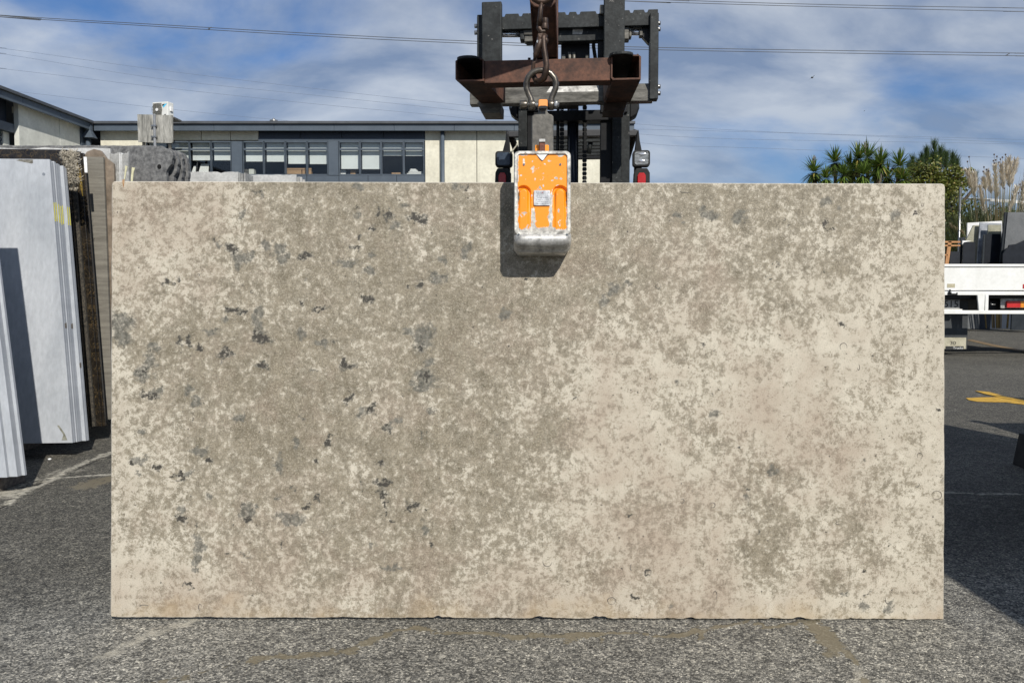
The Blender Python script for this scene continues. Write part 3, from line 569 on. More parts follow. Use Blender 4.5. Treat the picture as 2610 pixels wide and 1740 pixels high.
sill_thing('cardboard_box', 893, 434, 906, 446, M['card'], 'brown carton below the long blind in the right window group', 'box')
pm = MB()
for (x0_, y0_, x1_, y1_, t) in ((504, 446, 530, 417, 4), (486, 446, 497, 421, 1)):
    a, c = B3(x0_, y0_, YB + .3), B3(x1_, y1_, YB + .3); pm.hexa([(a.x, YB + .3, a.z), (c.x, YB + .3, a.z), (c.x, YB + .38, c.z), (a.x + .1, YB + .38, c.z)], (0, .05, 0))
o = pm.build('paper_stack', M['paper']); recenter(o, B3(500, 446, YB + .3)); K(tag(o, label='white papers propped up behind the left window group', cat='papers'))
pm = MB(); 
for k, (x0_, x1_, y0_) in enumerate(((1037, 1078, 441.5), (1041, 1076, 437.5), (1044, 1064, 433.5), (1046, 1060, 430.5))):
    a, c = B3(x0_, y0_, YB + .3), B3(x1_, y0_ + 3.6, YB + .3); pm.box((a.x, YB + .3, c.z), (c.x, YB + .55, a.z))
o = pm.build('paper_stack', M['paper'], bevel=.005); recenter(o, B3(1057, 446, YB + .3)); K(tag(o, label='pile of white folders in the rightmost office window', cat='papers'))

# ------------------------------------------------------------------ side wing running towards the camera on the left
wing = empty('wing_building', (XL, 26, 0), label='side wing with pale panels and sloping-looking dark fascia at far left', cat='building'); K(wing)
def wpart(mb, name, mat, parent=wing, bevel=0, label=None):
    off = Vector(wing.location); mb.v = [tuple(Vector(v) - off) for v in mb.v]; return mb.build(name, mat, parent, bevel, label)
Yw1 = XL / ((48 - CX) / F)            # depth where the panels end
Yw1 = PX(48, 330, XL).y
ztw = zt; zb_ = zf0
YN = 12.0
nf = 8
for i in range(nf):
    ya = YN + (27.64 - YN) * i / nf; yc = YN + (27.64 - YN) * (i + 1) / nf
    wpart(MB().box((XL + .22, ya + .004, zb_), (XL + .28, yc - .004, ztw + .02)), 'fascia', M['slate'], bevel=.01)
wpart(MB().box((XL + .2, YN, ztw + .02), (XL + .36, 27.56, ztw + .11)), 'gutter_edge', M['roof'])
wpart(MB().box((XL - 14, YN, ztw - .02), (XL + .22, 27.7, ztw + .10)), 'roof', M['roof'])
jy = PX(152, 330, XL).y
for ya, yc in ((Yw1, jy), (jy, 27.3)):
    wpart(MB().box((XL - .16, ya + .008, 0.0), (XL, yc - .008, zb_ + .2)), 'concrete_panel', M['concrete2'], bevel=.01)
wpart(MB().box((XL - .1, 27.3, 0), (XL + .04, 27.98, zb_ + .2)), 'corner_cladding', M['slate'])
z1 = PX(30, 312, XL).z; z2 = PX(30, 334, XL).z
for i in range(4):
    ya = YN + (Yw1 - .05 - YN) * i / 4; yc = YN + (Yw1 - .05 - YN) * (i + 1) / 4
    wpart(MB().box((XL - .5, ya + .004, z1), (XL - .35, yc - .004, zb_ + .3)), 'cladding_panel', M['navy'])
wpart(MB().box((XL - .4, YN, z2), (XL - .12, Yw1 - .05, z1 - .004)), 'door_lintel', M['slate'])
for i in range(26):
    z = z2 - .16 * i
    if z < .1: break
    wpart(MB().tube([(XL - .42, YN, z - .09), (XL - .42, Yw1 - .3, z - .09)], .085, 8), 'door_slat', M['slate'])
wpart(MB().box((XL - .6, Yw1 - .3, 0), (XL - .3, Yw1 - .02, z2)), 'door_jamb', M['concrete2'])
ws = MB(); ws.box((XL - 14, YN - .1, 0), (XL - .1, YN, zb_)); ws.box((XL - 1.2, YN, 0), (XL - 1.1, Yw1, zb_)); wpart(ws, 'end_wall', M['concrete2'])
cs = PX(43, 282, XL - .2); wpart(MB().box(cs - Vector((.08, .12, .1)), cs + Vector((.1, .12, .1))), 'security_light', M['concrete'])

# small roof vents
for (px, py, lab) in ((697, 309, 'small domed metal roof vent in the middle of the office roof'), (447, 316, 'small white roof cowl right of the weathered board')):
    c = B3(px, 316, 27.9); mb = MB(); mb.cyl((c.x, 27.95, zt + .08), (c.x, 27.95, zt + .17), .09, 10); mb.ball((c.x, 27.95, zt + .18), (.16, .16, .07)); mb.cyl((c.x, 27.95, zt + .22), (c.x, 27.95, zt + .28), .04, 8)
    o = mb.build('roof_vent', M['paper'] if px < 500 else M['bolt']); recenter(o, (c.x, 27.95, zt + .08)); K(tag(o, label=lab, cat='roof vent'))

# weathered board on its pipe, and the air conditioner behind its top edge
YP = 26.4
bm_ = mottled('weathered_board', (0.10, 0.10, 0.09), (0.42, 0.41, 0.37), 1.8, (0.3, 0.62), rough=.85, stretch=(3.2, 3.2, .45), fine=9, fineamt=.45, bumpd=.004)
brd = empty('weathered_board', (P(395, 300, YP).x, YP, 0), label='weathered grey plywood board on a pole in front of the office roof', cat='board'); K(brd)
lo = Vector(brd.location)
def Lb(px, py, Y=YP): return P(px, py, Y) - lo
q = [Lb(350, 291), Lb(439.5, 294), Lb(440, 364.5), Lb(351, 362)]
mb = MB(); r_ = []
mb.prism([(p.x, p.y, p.z) for p in (Lb(350, 291.5), Lb(439.5, 294), Lb(440.5, 359), Lb(440, 363), Lb(436, 365), Lb(352, 362))], (0, .05, 0)); mb.build('board_sheet', bm_, brd)
mb = MB(); a = Lb(395, 292); mb.cyl((a.x, -.05, a.z), (a.x, -.05, 0), .05, 10); mb.build('support_pole', mottled('galvanised_pole', (.2, .21, .22), (.3, .31, .32), 8, rough=.45, metal=.4, bumpd=0), brd)
for py in (322, 350):
    a = Lb(395, py); MB().box((a.x - .09, -.105, a.z - .03), (a.x + .09, -.001, a.z + .03)).build('pipe_clip', M['bolt'], brd)
fm_ = MB(); a, c = Lb(351, 296), Lb(440, 296)
for x_ in (a.x + .15, c.x - .15): fm_.box((x_ - .04, .05, 0), (x_ + .04, .13, a.z))
fm_.box((a.x, .13, a.z - .06), (c.x, .72, a.z - .0)); fm_.build('shelf_frame', M['steel_worn'], brd)
zsh = P(395, 296, YP).z
ya_ = YP + .18
acl = P(387, 260, ya_); acr = P(434, 293, ya_); ac = empty('air_conditioner', ((acl.x + acr.x) / 2, ya_ + .15, zsh), rz=R(-14), label='white outdoor air conditioner unit on top of the weathered board', cat='air conditioner'); K(ac)
w_ = (acr.x - acl.x) / 2 * 1.0; h_ = acl.z - zsh
acm = mottled('cream_white_casing', (.62, .62, .58), (.7, .7, .66), 3, rough=.45, fineamt=.05, bumpd=0)
MB().box((-w_, -.15, .03), (w_, .15, h_)).build('casing', acm, ac, bevel=.02)
for s in (-1, 1): MB().box((s * w_ * .7 - .03, -.17, 0), (s * w_ * .7 + .03, .17, .03)).build('foot', M['steel_worn'], ac)
cx = -w_ * .38; cz = h_ * .5; gr = MB()
gm = mottled('grey_grille', (.12, .12, .11), (.2, .2, .18), 20, rough=.6, bumpd=0)
MB().box((-w_ + .03, -.153, .06), (w_ * .2, -.148, h_ - .04)).build('fan_recess', mottled('fan_shade', (.16, .155, .13), (.24, .23, .2), 20, rough=.7, bumpd=0), ac)
for k in range(1, 6):
    rr = .038 * k * (h_ / .55) * 1.15; gr.tube([(cx + rr * math.cos(t * math.pi / 12), -.165, cz + rr * math.sin(t * math.pi / 12)) for t in range(24)], .006, 5, closed=True)
for t in range(12):
    a_2 = t * math.pi / 6; gr.tube([(cx, -.165, cz), (cx + .21 * math.cos(a_2), -.165, cz + .21 * math.sin(a_2))], .004, 4)
gr.build('fan_grille', gm, ac)
MB().cyl((cx, -.175, cz), (cx, -.155, cz), .055, 14).build('fan_hub', M['paper'], ac)
ex, ez = w_ * .55, h_ * .76
MB().prism([(ex - .09, -.153, ez + .04), (ex + .02, -.153, ez + .05), (ex - .07, -.153, ez - .04)], (0, .003, 0)).build('emblem', mottled('emblem_black', (.01, .012, .02), (.015, .018, .03), 3, bumpd=0), ac)
MB().prism([(ex + .025, -.153, ez + .05), (ex + .12, -.153, ez + .055), (ex - .03, -.153, ez - .08), (ex - .068, -.153, ez - .042)], (0, .003, 0)).build('emblem', mottled('emblem_cyan', (.08, .5, .75), (.1, .55, .8), 3, bumpd=0), ac)
MB().box((w_ - .001, -.06, h_ * .4), (w_ + .05, .06, h_ * .68)).build('valve_cover', M['paper'], ac, bevel=.01)
MB().box((ex - .01, -.154, .07), (ex + .06, -.151, .095)).build('name_plate', M['steel_worn'], ac)

# ------------------------------------------------------------------ stacks of stone slabs on the left
def lean_slab(B, T, w, th, back, mat, name='stone_slab', label=None, group=None, origin_off=0, poly=None, bevel=.0015, seglen=None, dx=0.0, dz=0.0):
    """B,T: lower/upper right front corner; w: unit vector towards the left; th: thickness; back: unit normal pointing away"""
    up = (T - B); h = up.length; up.normalize()
    O = B + back * origin_off - w * dx
    pts = poly(h) if poly else None
    mb = MB()
    if pts: mb.prism([tuple(O + w * a + up * c) for a, c in pts], tuple(back * th))
    else:
        L = seglen; mb.hexa([O, O + w * L, O + w * L + up * (h + dz), O + up * (h + dz)], back * th)
    o = mb.build(name, mat, None, bevel=bevel); recenter(o, O + w * (0.5 if not seglen else seglen / 2)); K(tag(o, label=label, cat='stone slab', group=group)); return o, O, up, h
def basis(B, T):
    d = T - B
    w = Vector((-1, -.07, 0)).normalized(); back = w.cross(d.normalized()); 
    if back.y < 0: back = -back
    return w, back.normalized()
grey_stone = mottled('pale_blue_grey_stone', (0.315, 0.338, 0.365), (0.43, 0.45, 0.475), 2.6, (.3, .68), rough=.7, stretch=(1.6, 1.6, .55), fine=28, fineamt=.13, bumpd=.0006, detail=8)
HB = 0.116
# main grey stack
B = P(185, 1128, 5.41); T = P(126, 406, 5.41 + .22)
w, back = basis(B, T)
ords = ['front', 'second', 'third', 'fourth', 'fifth', 'sixth', 'rearmost']
jit = [0, .0, .005, .005, .004, .028, .028]; off = 0
GREY = []
for i in range(7):
    th = .0255
    o, O, up, h = lean_slab(B, T, w, th, back, grey_stone, label=f'pale blue grey slab, {ords[i]} in the big grey stack with yellow marks', group='pale grey slabs of the big leaning stack', origin_off=off, seglen=3.0, dx=jit[i], dz=[0, -.01, 0, -.008, -.004, -.012, -.02][i])
    # yellow crayon mark on the slab's end
    zc0, zc1 = h * .778, h * .846; mb = MB(); j = [0, .006, 0, -.01, 0, -.004, 0][i]
    c0 = O + up * (zc0 + j) + back * th * .30 - w * .0008; mb.hexa([c0, c0 + back * th * .42, c0 + back * th * .44 + up * (zc1 - zc0), c0 + back * th * .1 + up * (zc1 - zc0)], w * .0012)
    mk = mb.build('crayon_mark', M['yellow'], o); mk.data.transform(Matrix.Translation(-Vector(o.location)))
    if i in (1, 4, 5):
        for zz, hh in (((.93, .03), (.4, .02), (.26, .02))[i % 3],):
            c0 = O + up * h * zz - w * .0008; q = MB().hexa([c0, c0 + back * th, c0 + back * th + up * hh * h, c0 + up * hh * h * .8], w * .0012).build('worn_tape', M['old_timber'], o); q.data.transform(Matrix.Translation(-Vector(o.location)))
    GREY.append((o, O, up, h)); off += th + .0015
# chipped corner stain and sucker mark on the front slab face
o, O, up, h = GREY[0]
def facemark(pts, mat, nm):
    mb = MB(); mb.prism([tuple(O + w * a + up * (h - c) - back * .0006 - Vector(o.location)) for a, c in pts], tuple(back * .0012)); return mb.build(nm, mat, o)
facemark([(.05 + .07, .004), (.05 + .165, .004), (.05 + .19, .012), (.05 + .08, .035), (.05 + .07, .03)], mottled('brown_scuff', (.09, .08, .06), (.22, .21, .18), 60, bumpd=0), 'scuff_mark')
facemark([(.05 + .012 * math.cos(t * .52), .115 + .012 * math.sin(t * .52)) for t in range(12)], mottled('grey_scuff', (.17, .19, .22), (.25, .27, .3), 60, bumpd=0), 'scuff_mark')
facemark([(.035, h - .02), (.075, h - .02), (.06, h - .06), (.10, h - .13), (.085, h - .13), (.05, h - .07)], mottled('olive_scuff', (.16, .16, .12), (.28, .28, .24), 60, bumpd=0), 'scuff_mark')
# front grey stack, cut by the left edge of the frame
B2 = P(38, 1216, 4.46); T2 = P(-72, 330, 4.46 + .2)
w2, back2 = basis(B2, T2); off = 0
lab2 = ['front', 'second', 'third', 'rear']
for i, (th, dx) in enumerate(((.024, -.045), (.024, 0), (.024, -.001), (.022, .016))):
    lean_slab(B2, T2, w2, th, back2, grey_stone, label=f'pale grey slab, {lab2[i]} in the stack cut off by the left frame edge', group='pale grey slabs at the left frame edge', origin_off=off, seglen=3.0, dx=dx); off += th + .0015
# timber bearers
for k, (px, Yc, zt_) in enumerate(((20, 5.55, HB), (-260, 5.55, HB), (-40, 4.5, .115))):
    c = P(px, 1130 if k < 2 else 1216, Yc); mb = MB().box((-.05, -.25, 0), (.05, .30, zt_ - .002)); o = mb.build('timber_bearer', M['old_timber'], bevel=.004); o.location = (c.x, Yc, 0)
    K(tag(o, label=['grey timber bearer under the big grey slab stack', 'timber bearer under the grey stack beyond the left frame edge', 'timber bearer under the front grey slabs at the left'][k], cat='timber bearer'))
fc = G(8, 1240); mb = MB(); mb.box((-.07, -.03, 0), (.04, .03, .05)); mb.box((-.09, -.012, 0), (-.03, .012, .075)); o = mb.build('steel_foot', M['steel_worn'], bevel=.006); o.location = fc + Vector((0, .05, 0)); K(tag(o, label='grey metal rack foot below the slabs at the lower left', cat='rack foot'))
st = MB(); g_ = G(126.5, 1171.5); st.ball((0, 0, .006), (.013, .013, .007), 8, 5); o = st.build('plastic_cap', M['paper']); o.location = g_; K(tag(o, label='tiny white cap lying on the asphalt below the grey slabs', cat='plastic cap'))

# dark veined marble stack behind
def marble_mat(name, c0, c1, vein, s=3.5, veinw=.03, rough=.25):
    m, nt, b = new_mat(name); co = obj_co(nt); n = noise(nt, co, s * 2, 7, .7, 1.5); r = ramp(nt, n, 0, .35, .7, c0, c1)
    d = noise(nt, co, s, 5, .6, .4); wv = N(nt, 'ShaderNodeTexVoronoi', feature='DISTANCE_TO_EDGE', i={'Scale': s * 1.4}); LK(nt, mix(nt, .35, (co, 0), (d, 1), 'ADD'), 0, wv, 'Vector')
    vm = ramp(nt, wv, 0, veinw * .3, veinw, (1, 1, 1), (0, 0, 0)); fine = noise(nt, co, 60, 4); c = mix(nt, vm, r, vein); c2 = mix(nt, 1.0, c, ramp(nt, fine, 0, .3, .7, (.7, .7, .7), (1.2, 1.2, 1.2)), 'MULTIPLY')
    LK(nt, c2, 0, b, 'Base Color'); b.inputs['Roughness'].default_value = rough; bump(nt, b, fine, .3, .001); return m
dark_marble = marble_mat('dark_brown_marble', (.006, .005, .004), (.028, .022, .015), (.08, .055, .025), 7, .03)
rough_edge = marble_mat('broken_marble', (.008, .007, .005), (.045, .038, .028), (.10, .085, .06), 14, .08, .8)
Bd = P(262, 1086, 5.95); Td = P(206, 386, 6.2)
wd, bd = basis(Bd, Td); off = 0
dl = ['front', 'second', 'third', 'fourth', 'rear']
for i, (th, dx, dz) in enumerate(((.03, -.105, -.012), (.03, -.085, .0), (.028, -.055, -.004), (.022, -.018, .006), (.022, .0, 0))):
    lean_slab(Bd, Td, wd, th, bd, dark_marble if i != 2 else rough_edge, label=f'dark brown veined marble slab, {dl[i]} of its leaning stack', group='dark marble slabs behind the grey stack', origin_off=off - .08, seglen=3.4, dx=dx, dz=dz); off += th + .004
# crumbled edge with straw-like debris on the top of the marble stack
rb = MB(); rs = random.Random(5); 
for k in range(420):
    u_ = rs.random() ** 1.5; px = 156 + 40 * rs.random(); py = 388 + (78 * u_)
    c = P(px + u_ * 8, py, 5.83 - .01 * rs.random()); s = .012 + .035 * rs.random(); a = Vector((rs.uniform(-1, 1), rs.uniform(-.4, .2), rs.uniform(-1, 1))).normalized() * s
    rb.tube([c - a, c + a * .8], [.0025, .0012], 4)
for k in range(30):
    u_ = rs.random(); c = P(170 + 26 * rs.random() + u_ * 10, 390 + 95 * u_, 5.86); s = .006 + .010 * rs.random(); rb.ball(c, (s, s * .5, s * 1.2), 6, 4)
o = rb.build('broken_edge_debris', mottled('pale_debris', (.16, .14, .10), (.55, .50, .41), 50, rough=.9, bumpd=.001)); recenter(o, P(186, 430, 5.85)); tag(o, label='pale straw and crumbs caught on the top of the dark marble stack', kind='stuff')
gb = MB(); gb.tube([P(196, 416, 5.86), P(200, 440, 5.86), P(205, 466, 5.86), P(211, 500, 5.86)], [.004, .018, .014, .004], 8); o = gb.build('foam_strip', mottled('ochre_foam', (.2, .13, .02), (.36, .24, .05), 30, rough=.8)); recenter(o, P(203, 450, 5.86)); K(tag(o, label='ochre foam strip squeezed between the dark marble slabs', cat='foam strip'))

# brown-grey slabs with a fine horizontal grain
bg_stone = mottled('brown_grey_grained_stone', (.115, .105, .085), (.215, .20, .165), 3, (.3, .7), rough=.7, stretch=(1.2, 1.2, 14), fine=50, fineamt=.25, bumpd=.001)
br_stone = mottled('brown_translucent_stone', (.10, .075, .05), (.24, .19, .14), 6, (.3, .7), rough=.5, fine=40, fineamt=.25, bumpd=.001)
Bb = P(288, 1068, 6.2); Tb = P(263, 400, 6.45); wb, bb = basis(Bb, Tb)
lean_slab(Bb, Tb, wb, .03, bb, bg_stone, label='brown grey grained slab standing just left of the hung slab', seglen=.45)
Bb2 = P(312, 1062, 6.26); Tb2 = P(289, 402, 6.5); wb2, bb2 = basis(Bb2, Tb2)
lean_slab(Bb2, Tb2, wb2, .03, bb2, br_stone, label='brown mottled slab behind the grained one, broken at its top', poly=lambda h: [(0, 0), (.5, 0), (.5, h - .02), (.26, h - .01), (.22, h + .05), (.16, h + .075), (.1, h + .06), (.06, h - .0), (0, h - .05)])
tp = MB(); a = P(212, 399.5, 6.42); c = P(220, 440, 6.42); tp.hexa([P(212.5, 400, 6.1), P(220, 400, 6.1), P(222, 440, 6.06), P(215.5, 440, 6.06)], (0, .01, 0)); o = tp.build('foam_strip', M['paper'], bevel=.002); recenter(o, P(217, 420, 6.1)); K(tag(o, label='cream foam strip hanging at the corner of the grained slab', cat='foam strip'))
# pale broken slab top running to the left above the marble
pale_stone = mottled('pale_grey_marble', (.34, .34, .33), (.56, .56, .54), 5, (.3, .7), rough=.5, fine=40, fineamt=.15, bumpd=.002)
rs = random.Random(11)
def ragged(L, n, amp, seed):
    r2 = random.Random(seed); return lambda h: [(0, 0), (L, 0)] + [(L * (1 - k / n), h + r2.uniform(-amp, amp)) for k in range(n + 1)]
Bp = P(300, 1058, 6.50); Tp = P(281, 380, 6.68); wp, bp_ = basis(Bp, Tp)
lean_slab(Bp, Tp, wp, .03, bp_, pale_stone, label='pale grey slab with a ragged top edge above the marble stack', poly=ragged(4.2, 30, .012, 3))
# broken grey remnants right of it
rg_stone = mottled('broken_grey_stone', (.16, .16, .155), (.42, .42, .40), 9, (.3, .7), rough=.7, fine=40, fineamt=.3, bumpd=.003)
rem = [(287, 306, 391, 0), (305, 312, 388, .03), (311, 320, 390, .06), (319, 325, 392, .09), (324, 335, 387.5, .12)]
rl = ['leftmost', 'second from the left', 'middle', 'second from the right', 'rightmost']
for i, (xa, xb, yy, dd) in enumerate(rem):
    Y_ = 6.34 - dd * .3; a = P(xa, 1060, Y_); c = P(xb, 1060, Y_); t0 = P(xa - 8, yy, Y_ + .22); t1 = P(xb - 8, yy, Y_ + .22); mb = MB()
    r3 = random.Random(i); n_ = 7; top = [t0.lerp(t1, k / n_) + Vector((0, 0, r3.uniform(-.014, .006))) for k in range(n_ + 1)]
    z0 = P(xa, 480, Y_).z; b0 = Vector((a.x, Y_, .1)); b1 = Vector((c.x, Y_, .1)); mb.prism([tuple(v) for v in [b0] + top + [b1]], (0.0, .028, 0.002)); o = mb.build('stone_remnant', rg_stone if i != 2 else pale_stone, bevel=.002); recenter(o, (b0 + b1) / 2); K(tag(o, label=f'narrow broken stone offcut, {rl[i]} of the five beside the dark rock slabs', cat='stone offcut', group='narrow broken stone offcuts'))
for (pts, lab) in ((((319, 422), (325, 424), (322, 436), (318, 460), (316, 460)), 'torn yellowish foam sheet between the stone offcuts'), (((336, 426), (344, 428), (340, 440), (338, 462), (333, 462)), 'torn yellowish foam sheet right of the stone offcuts')):
    mb = MB().prism([tuple(P(x, y, 6.28)) for x, y in pts], (0, .006, 0)); o = mb.build('foam_sheet', mottled('cream_foam', (.55, .52, .33), (.66, .63, .42), 8, rough=.8, bumpd=0)); recenter(o, P(pts[0][0], 445, 6.28)); K(tag(o, label=lab, cat='foam sheet'))

# big dark rock slabs with rough rounded ends
rock = mottled('dark_gravelly_rock', (.06, .061, .064), (.22, .22, .215), 22, (.3, .68), rough=.9, fine=45, fineamt=.35, bumpd=.006, detail=8)
outl = [((335, 460), [(250, 371), (330, 372.5), (395, 375), (420, 378), (436, 384), (441, 396), (438, 408), (437, 418), (428, 430), (423, 440), (425, 462)]),
        ((430, 460), [(380, 374), (432, 379), (446, 386), (450, 398), (456, 412), (452, 424), (450, 438), (443, 450), (445, 462)]),
        ((440, 460), [(400, 377), (448, 384), (462, 392), (466, 404), (463, 415), (467, 428), (465, 440), (462, 462)]),
        ((450, 460), [(420, 378), (452, 385), (466, 391), (474, 402), (479, 418), (480, 440), (479, 462)])]
rk = ['nearest', 'second', 'third', 'rearmost']
for i, (_, pts) in enumerate(outl):
    Y_ = 6.78 + i * .085
    r4 = random.Random(20 + i); top = []
    base = [(-420, 371.5)] + [(x, 371.5 + r4.uniform(-1.2, 1)) for x in range(-380, int(pts[0][0]), 24)]
    seq = base + pts
    # refine the outline with small raggedness
    fine = []
    for (xa, ya), (xb, yb2) in zip(seq[:-1], seq[1:]):
        n_ = max(1, int(math.hypot(xb - xa, yb2 - ya) / 5)); fine += [(xa + (xb - xa) * k / n_ + r4.uniform(-.9, .9), ya + (yb2 - ya) * k / n_ + r4.uniform(-.8, .8)) for k in range(n_)]
    fine += [(pts[-1][0], 620), (pts[-1][0] - 2, 1030), (-420, 1030)]
    poly = [P(x, y, Y_) for x, y in fine]
    mb = MB(); mb.prism([tuple(p) for p in poly], (0, .055, 0)); o = mb.build('rock_slab', rock, bevel=.006)
    recenter(o, P(200, 1030, Y_)); K(tag(o, label=f'thick dark rough rock slab with rounded end, {rk[i]} of four', cat='rock slab', group='dark rough rock slabs behind the stacks'))
    if i == 0:
        hm = MB(); c = P(406, 425, Y_) - Vector(o.location); hm.tube([(c.x, -.002, c.z), (c.x, .004, c.z)], .018, 16); hm.ball((c.x, -.001, c.z), (.019, .003, .022), 12, 6); hm.build('drill_hole', mottled('hole_dark', (.003, .003, .003), (.006, .006, .006), 5, rough=1, bumpd=0), o)
# pale slab bundles whose tops peek over the hung slab
for k, (xa, xb, ya, yb3, Y_, lab, mt) in enumerate(((484, 607, 438, 470, 7.6, 'pale slab lying highest in the left bundle behind the hung slab', pale_stone), (633, 755, 445.5, 470, 7.9, 'white slab whose top peeks over the hung slab, right bundle', pale_stone))):
    r5 = random.Random(k); top = [P(xa + (xb - xa) * t / 14, ya + r5.uniform(-.7, .9) + (3 if t == 9 and k == 0 else 0), Y_) for t in range(15)]
    poly = top + [Vector((top[-1].x, Y_, .1)), Vector((top[0].x, Y_, .1))]
    for j in range(4):
        mb = MB().prism([tuple(p + Vector((j * .021, 0, -.012 * (j % 2) - .008 * j))) for p in poly], (0, .026, 0)); o = mb.build('stone_slab', mt if j % 2 == 0 else rg_stone, bevel=.002); o.location = (0, 0, 0); recenter(o, (poly[0].x + .5, Y_, .1)); o.location.y += j * .032
        K(tag(o, label=f"{['front', 'second', 'third', 'rear'][j]} pale slab of the {['left', 'right'][k]} bundle peeking over the hung slab, below the windows", cat='stone slab', group=f"pale slabs of the {['left', 'right'][k]} bundle"))
for j, (xa, ya) in enumerate(((608, 440), (613, 441.5), (619, 440))):
    mb = MB(); a = P(xa, ya, 7.55); mb.box((a.x, 7.55 + j * .01, .1), (a.x + .018, 7.8, a.z)); o = mb.build('stone_remnant', rg_stone, bevel=.002); recenter(o, (a.x, 7.6, .1)); K(tag(o, label=f"thin upright stone offcut, {['left', 'middle', 'right'][j]} of three beside the left bundle", cat='stone offcut', group='thin upright offcuts'))
# slab racks standing on the ground behind the hung slab (hold the bundles up)
for (px0, px1, Y_, lab) in ((470, 640, 7.9, 'steel rack post pair behind the left pale bundle'), (640, 790, 8.2, 'steel rack post pair behind the right pale bundle')):
    a = P(px0, 700, Y_); c = P(px1, 700, Y_); mb = MB()
    for x_ in (a.x, c.x): mb.box((x_ - .03, 0, .0), (x_ + .03, .06, 2.1)); mb.box((x_ - .03, -.6, 0), (x_ + .03, 0, .08))
    mb.box((a.x + .03, 0, 1.8), (c.x - .03, .05, 1.86)); o = mb.build('slab_rack', M['dark_metal'], bevel=.004); o.location.y = Y_; recenter(o, ((a.x + c.x) / 2, 0, 0)); o.location.y = Y_; K(tag(o, label=lab, cat='slab rack'))

# ------------------------------------------------------------------ forklift (local frame: x right, y away from the camera, z up)
FT = Vector((0.19, 4.0, 0)); FY = R(-5)
fl = empty('forklift', FT, rz=FY, label='black forklift behind the hung slab with raised fork carriage and two lamps', cat='forklift'); K(fl)
Ri = Matrix.Rotation(-FY, 3, 'Z')
def L(px, py, v, T=FT, Rm=Ri):
    o = Rm @ (Vector((0, 0, CH)) - T); d = Rm @ ray(px, py); return o + d * ((v - o.y) / d.y)
def lbox(mb, pxa, pya, pxb, pyb, v0, v1):
    a, c = L(pxa, pya, v0), L(pxb, pyb, v0); return mb.box((a.x, v0, a.z), (c.x, v1, c.z))
def lp(name, boxes, mat, parent=fl, bevel=.004, label=None):
    mb = MB()
    for b_ in boxes: lbox(mb, *b_)
    return mb.build(name, mat, parent, bevel, label)
BM, DM = M['black_metal'], M['dark_metal']
# forks: shank + blade with rounded tip
def fork(px0, px1, pytop, tip_px):
    vs = .70; a = L(px0, pytop, vs); c = L(px1, 282, vs); mb = MB(); th = .055
    mb.box((a.x, vs, c.z), (c.x, vs + th, a.z)); f = mb.build('fork', BM, fl, .006)
    b2 = MB(); xm, hw = (a.x + c.x) / 2, (c.x - a.x) / 2; x1_ = tip_px
    out = [(a.x, vs), (a.x + x1_, -.02)] ; n = 8
    cxm = xm + x1_
    tip = [(cxm - hw * math.cos(math.pi * k / n) , .015 - hw * 1.0 * math.sin(math.pi * k / n) ** .7) for k in range(n + 1)]
    poly = [(a.x, vs)] + tip + [(c.x, vs)]
    zz = c.z + .0
    b2.prism([(x, y, zblade) for x, y in poly], (0, 0, .016)); b2.build('fork_blade', BM, f, .004)
    return f
zpt = L(1200, 150, 0.0).z          # top of the pockets
zblade = zpt - .010
# the pockets sit on the forks: blades run in them just under the top plate
fork(1227.5, 1278.5, 5, -.045)
fork(1539.5, 1591, -30, .005)
# carriage: notched top bar, lower bar, side plates
v = .76
a = L(1216, 38, v); c = L(1677, 64, v); zt1, zt0 = a.z, c.z; cb = MB()
xs_ = [a.x]; notch = [1283, 1327, 1378, 1446, 1474, 1524, 1610, 1647]
pts = [(a.x, zt1)]
for nx_ in notch:
    x_ = L(nx_, 38, v).x; pts += [(x_ - .014, zt1), (x_ - .007, zt1 - .017), (x_ + .007, zt1 - .017), (x_ + .014, zt1)]
pts += [(c.x, zt1), (c.x, zt0), (a.x, zt0)]
cb.prism([(x, v, z) for x, z in pts], (0, .05, 0)); cb.build('carriage_top_bar', BM, fl, .003)
lo_ = MB(); a2, c2 = L(1277, 218, v), L(1665, 257, v); zm = (a2.z + c2.z) / 2 + .005
lo_.prism([(a2.x - .2, v, c2.z), (a2.x - .2, v, zm), (a2.x - .2, v + .03, a2.z), (a2.x - .2, v + .08, a2.z), (a2.x - .2, v + .08, c2.z)], (c2.x - a2.x + .2, 0, 0)); lo_.build('carriage_bottom_bar', M['steel_worn'], fl, .003)
wp = mottled('scraped_white_paint', (.25, .24, .22), (.62, .6, .55), 22, (.35, .6), rough=.6, fine=60, bumpd=.001)
x_a, x_b = L(1393, 230, v).x, L(1526, 230, v).x
MB().prism([(x_a, v - .001, zm + .002), (x_b, v - .001, zm + .002), (x_b, v + .029, a2.z + .001), (x_a + .03, v + .029, a2.z + .001)], (0, .0015, .0015)).build('paint_patch', wp, fl)
lp('side_plate', [(1657, 33, 1677.5, 252, v - .02, v + .06)], BM)
lp('side_plate', [(1215.5, 42, 1229, 250, v - .005, v + .06)], BM)
for (px, pys) in ((1214, (64, 81)), (1678.5, (57, 72, 219, 236))):
    for py in pys:
        a = L(px, py, v); sg = 1 if px > 1400 else -1; MB().cyl((a.x - .012 * sg, v + .02, a.z), (a.x + .014 * sg, v + .02, a.z), .014, 6).build('bolt', M['bolt'], fl)
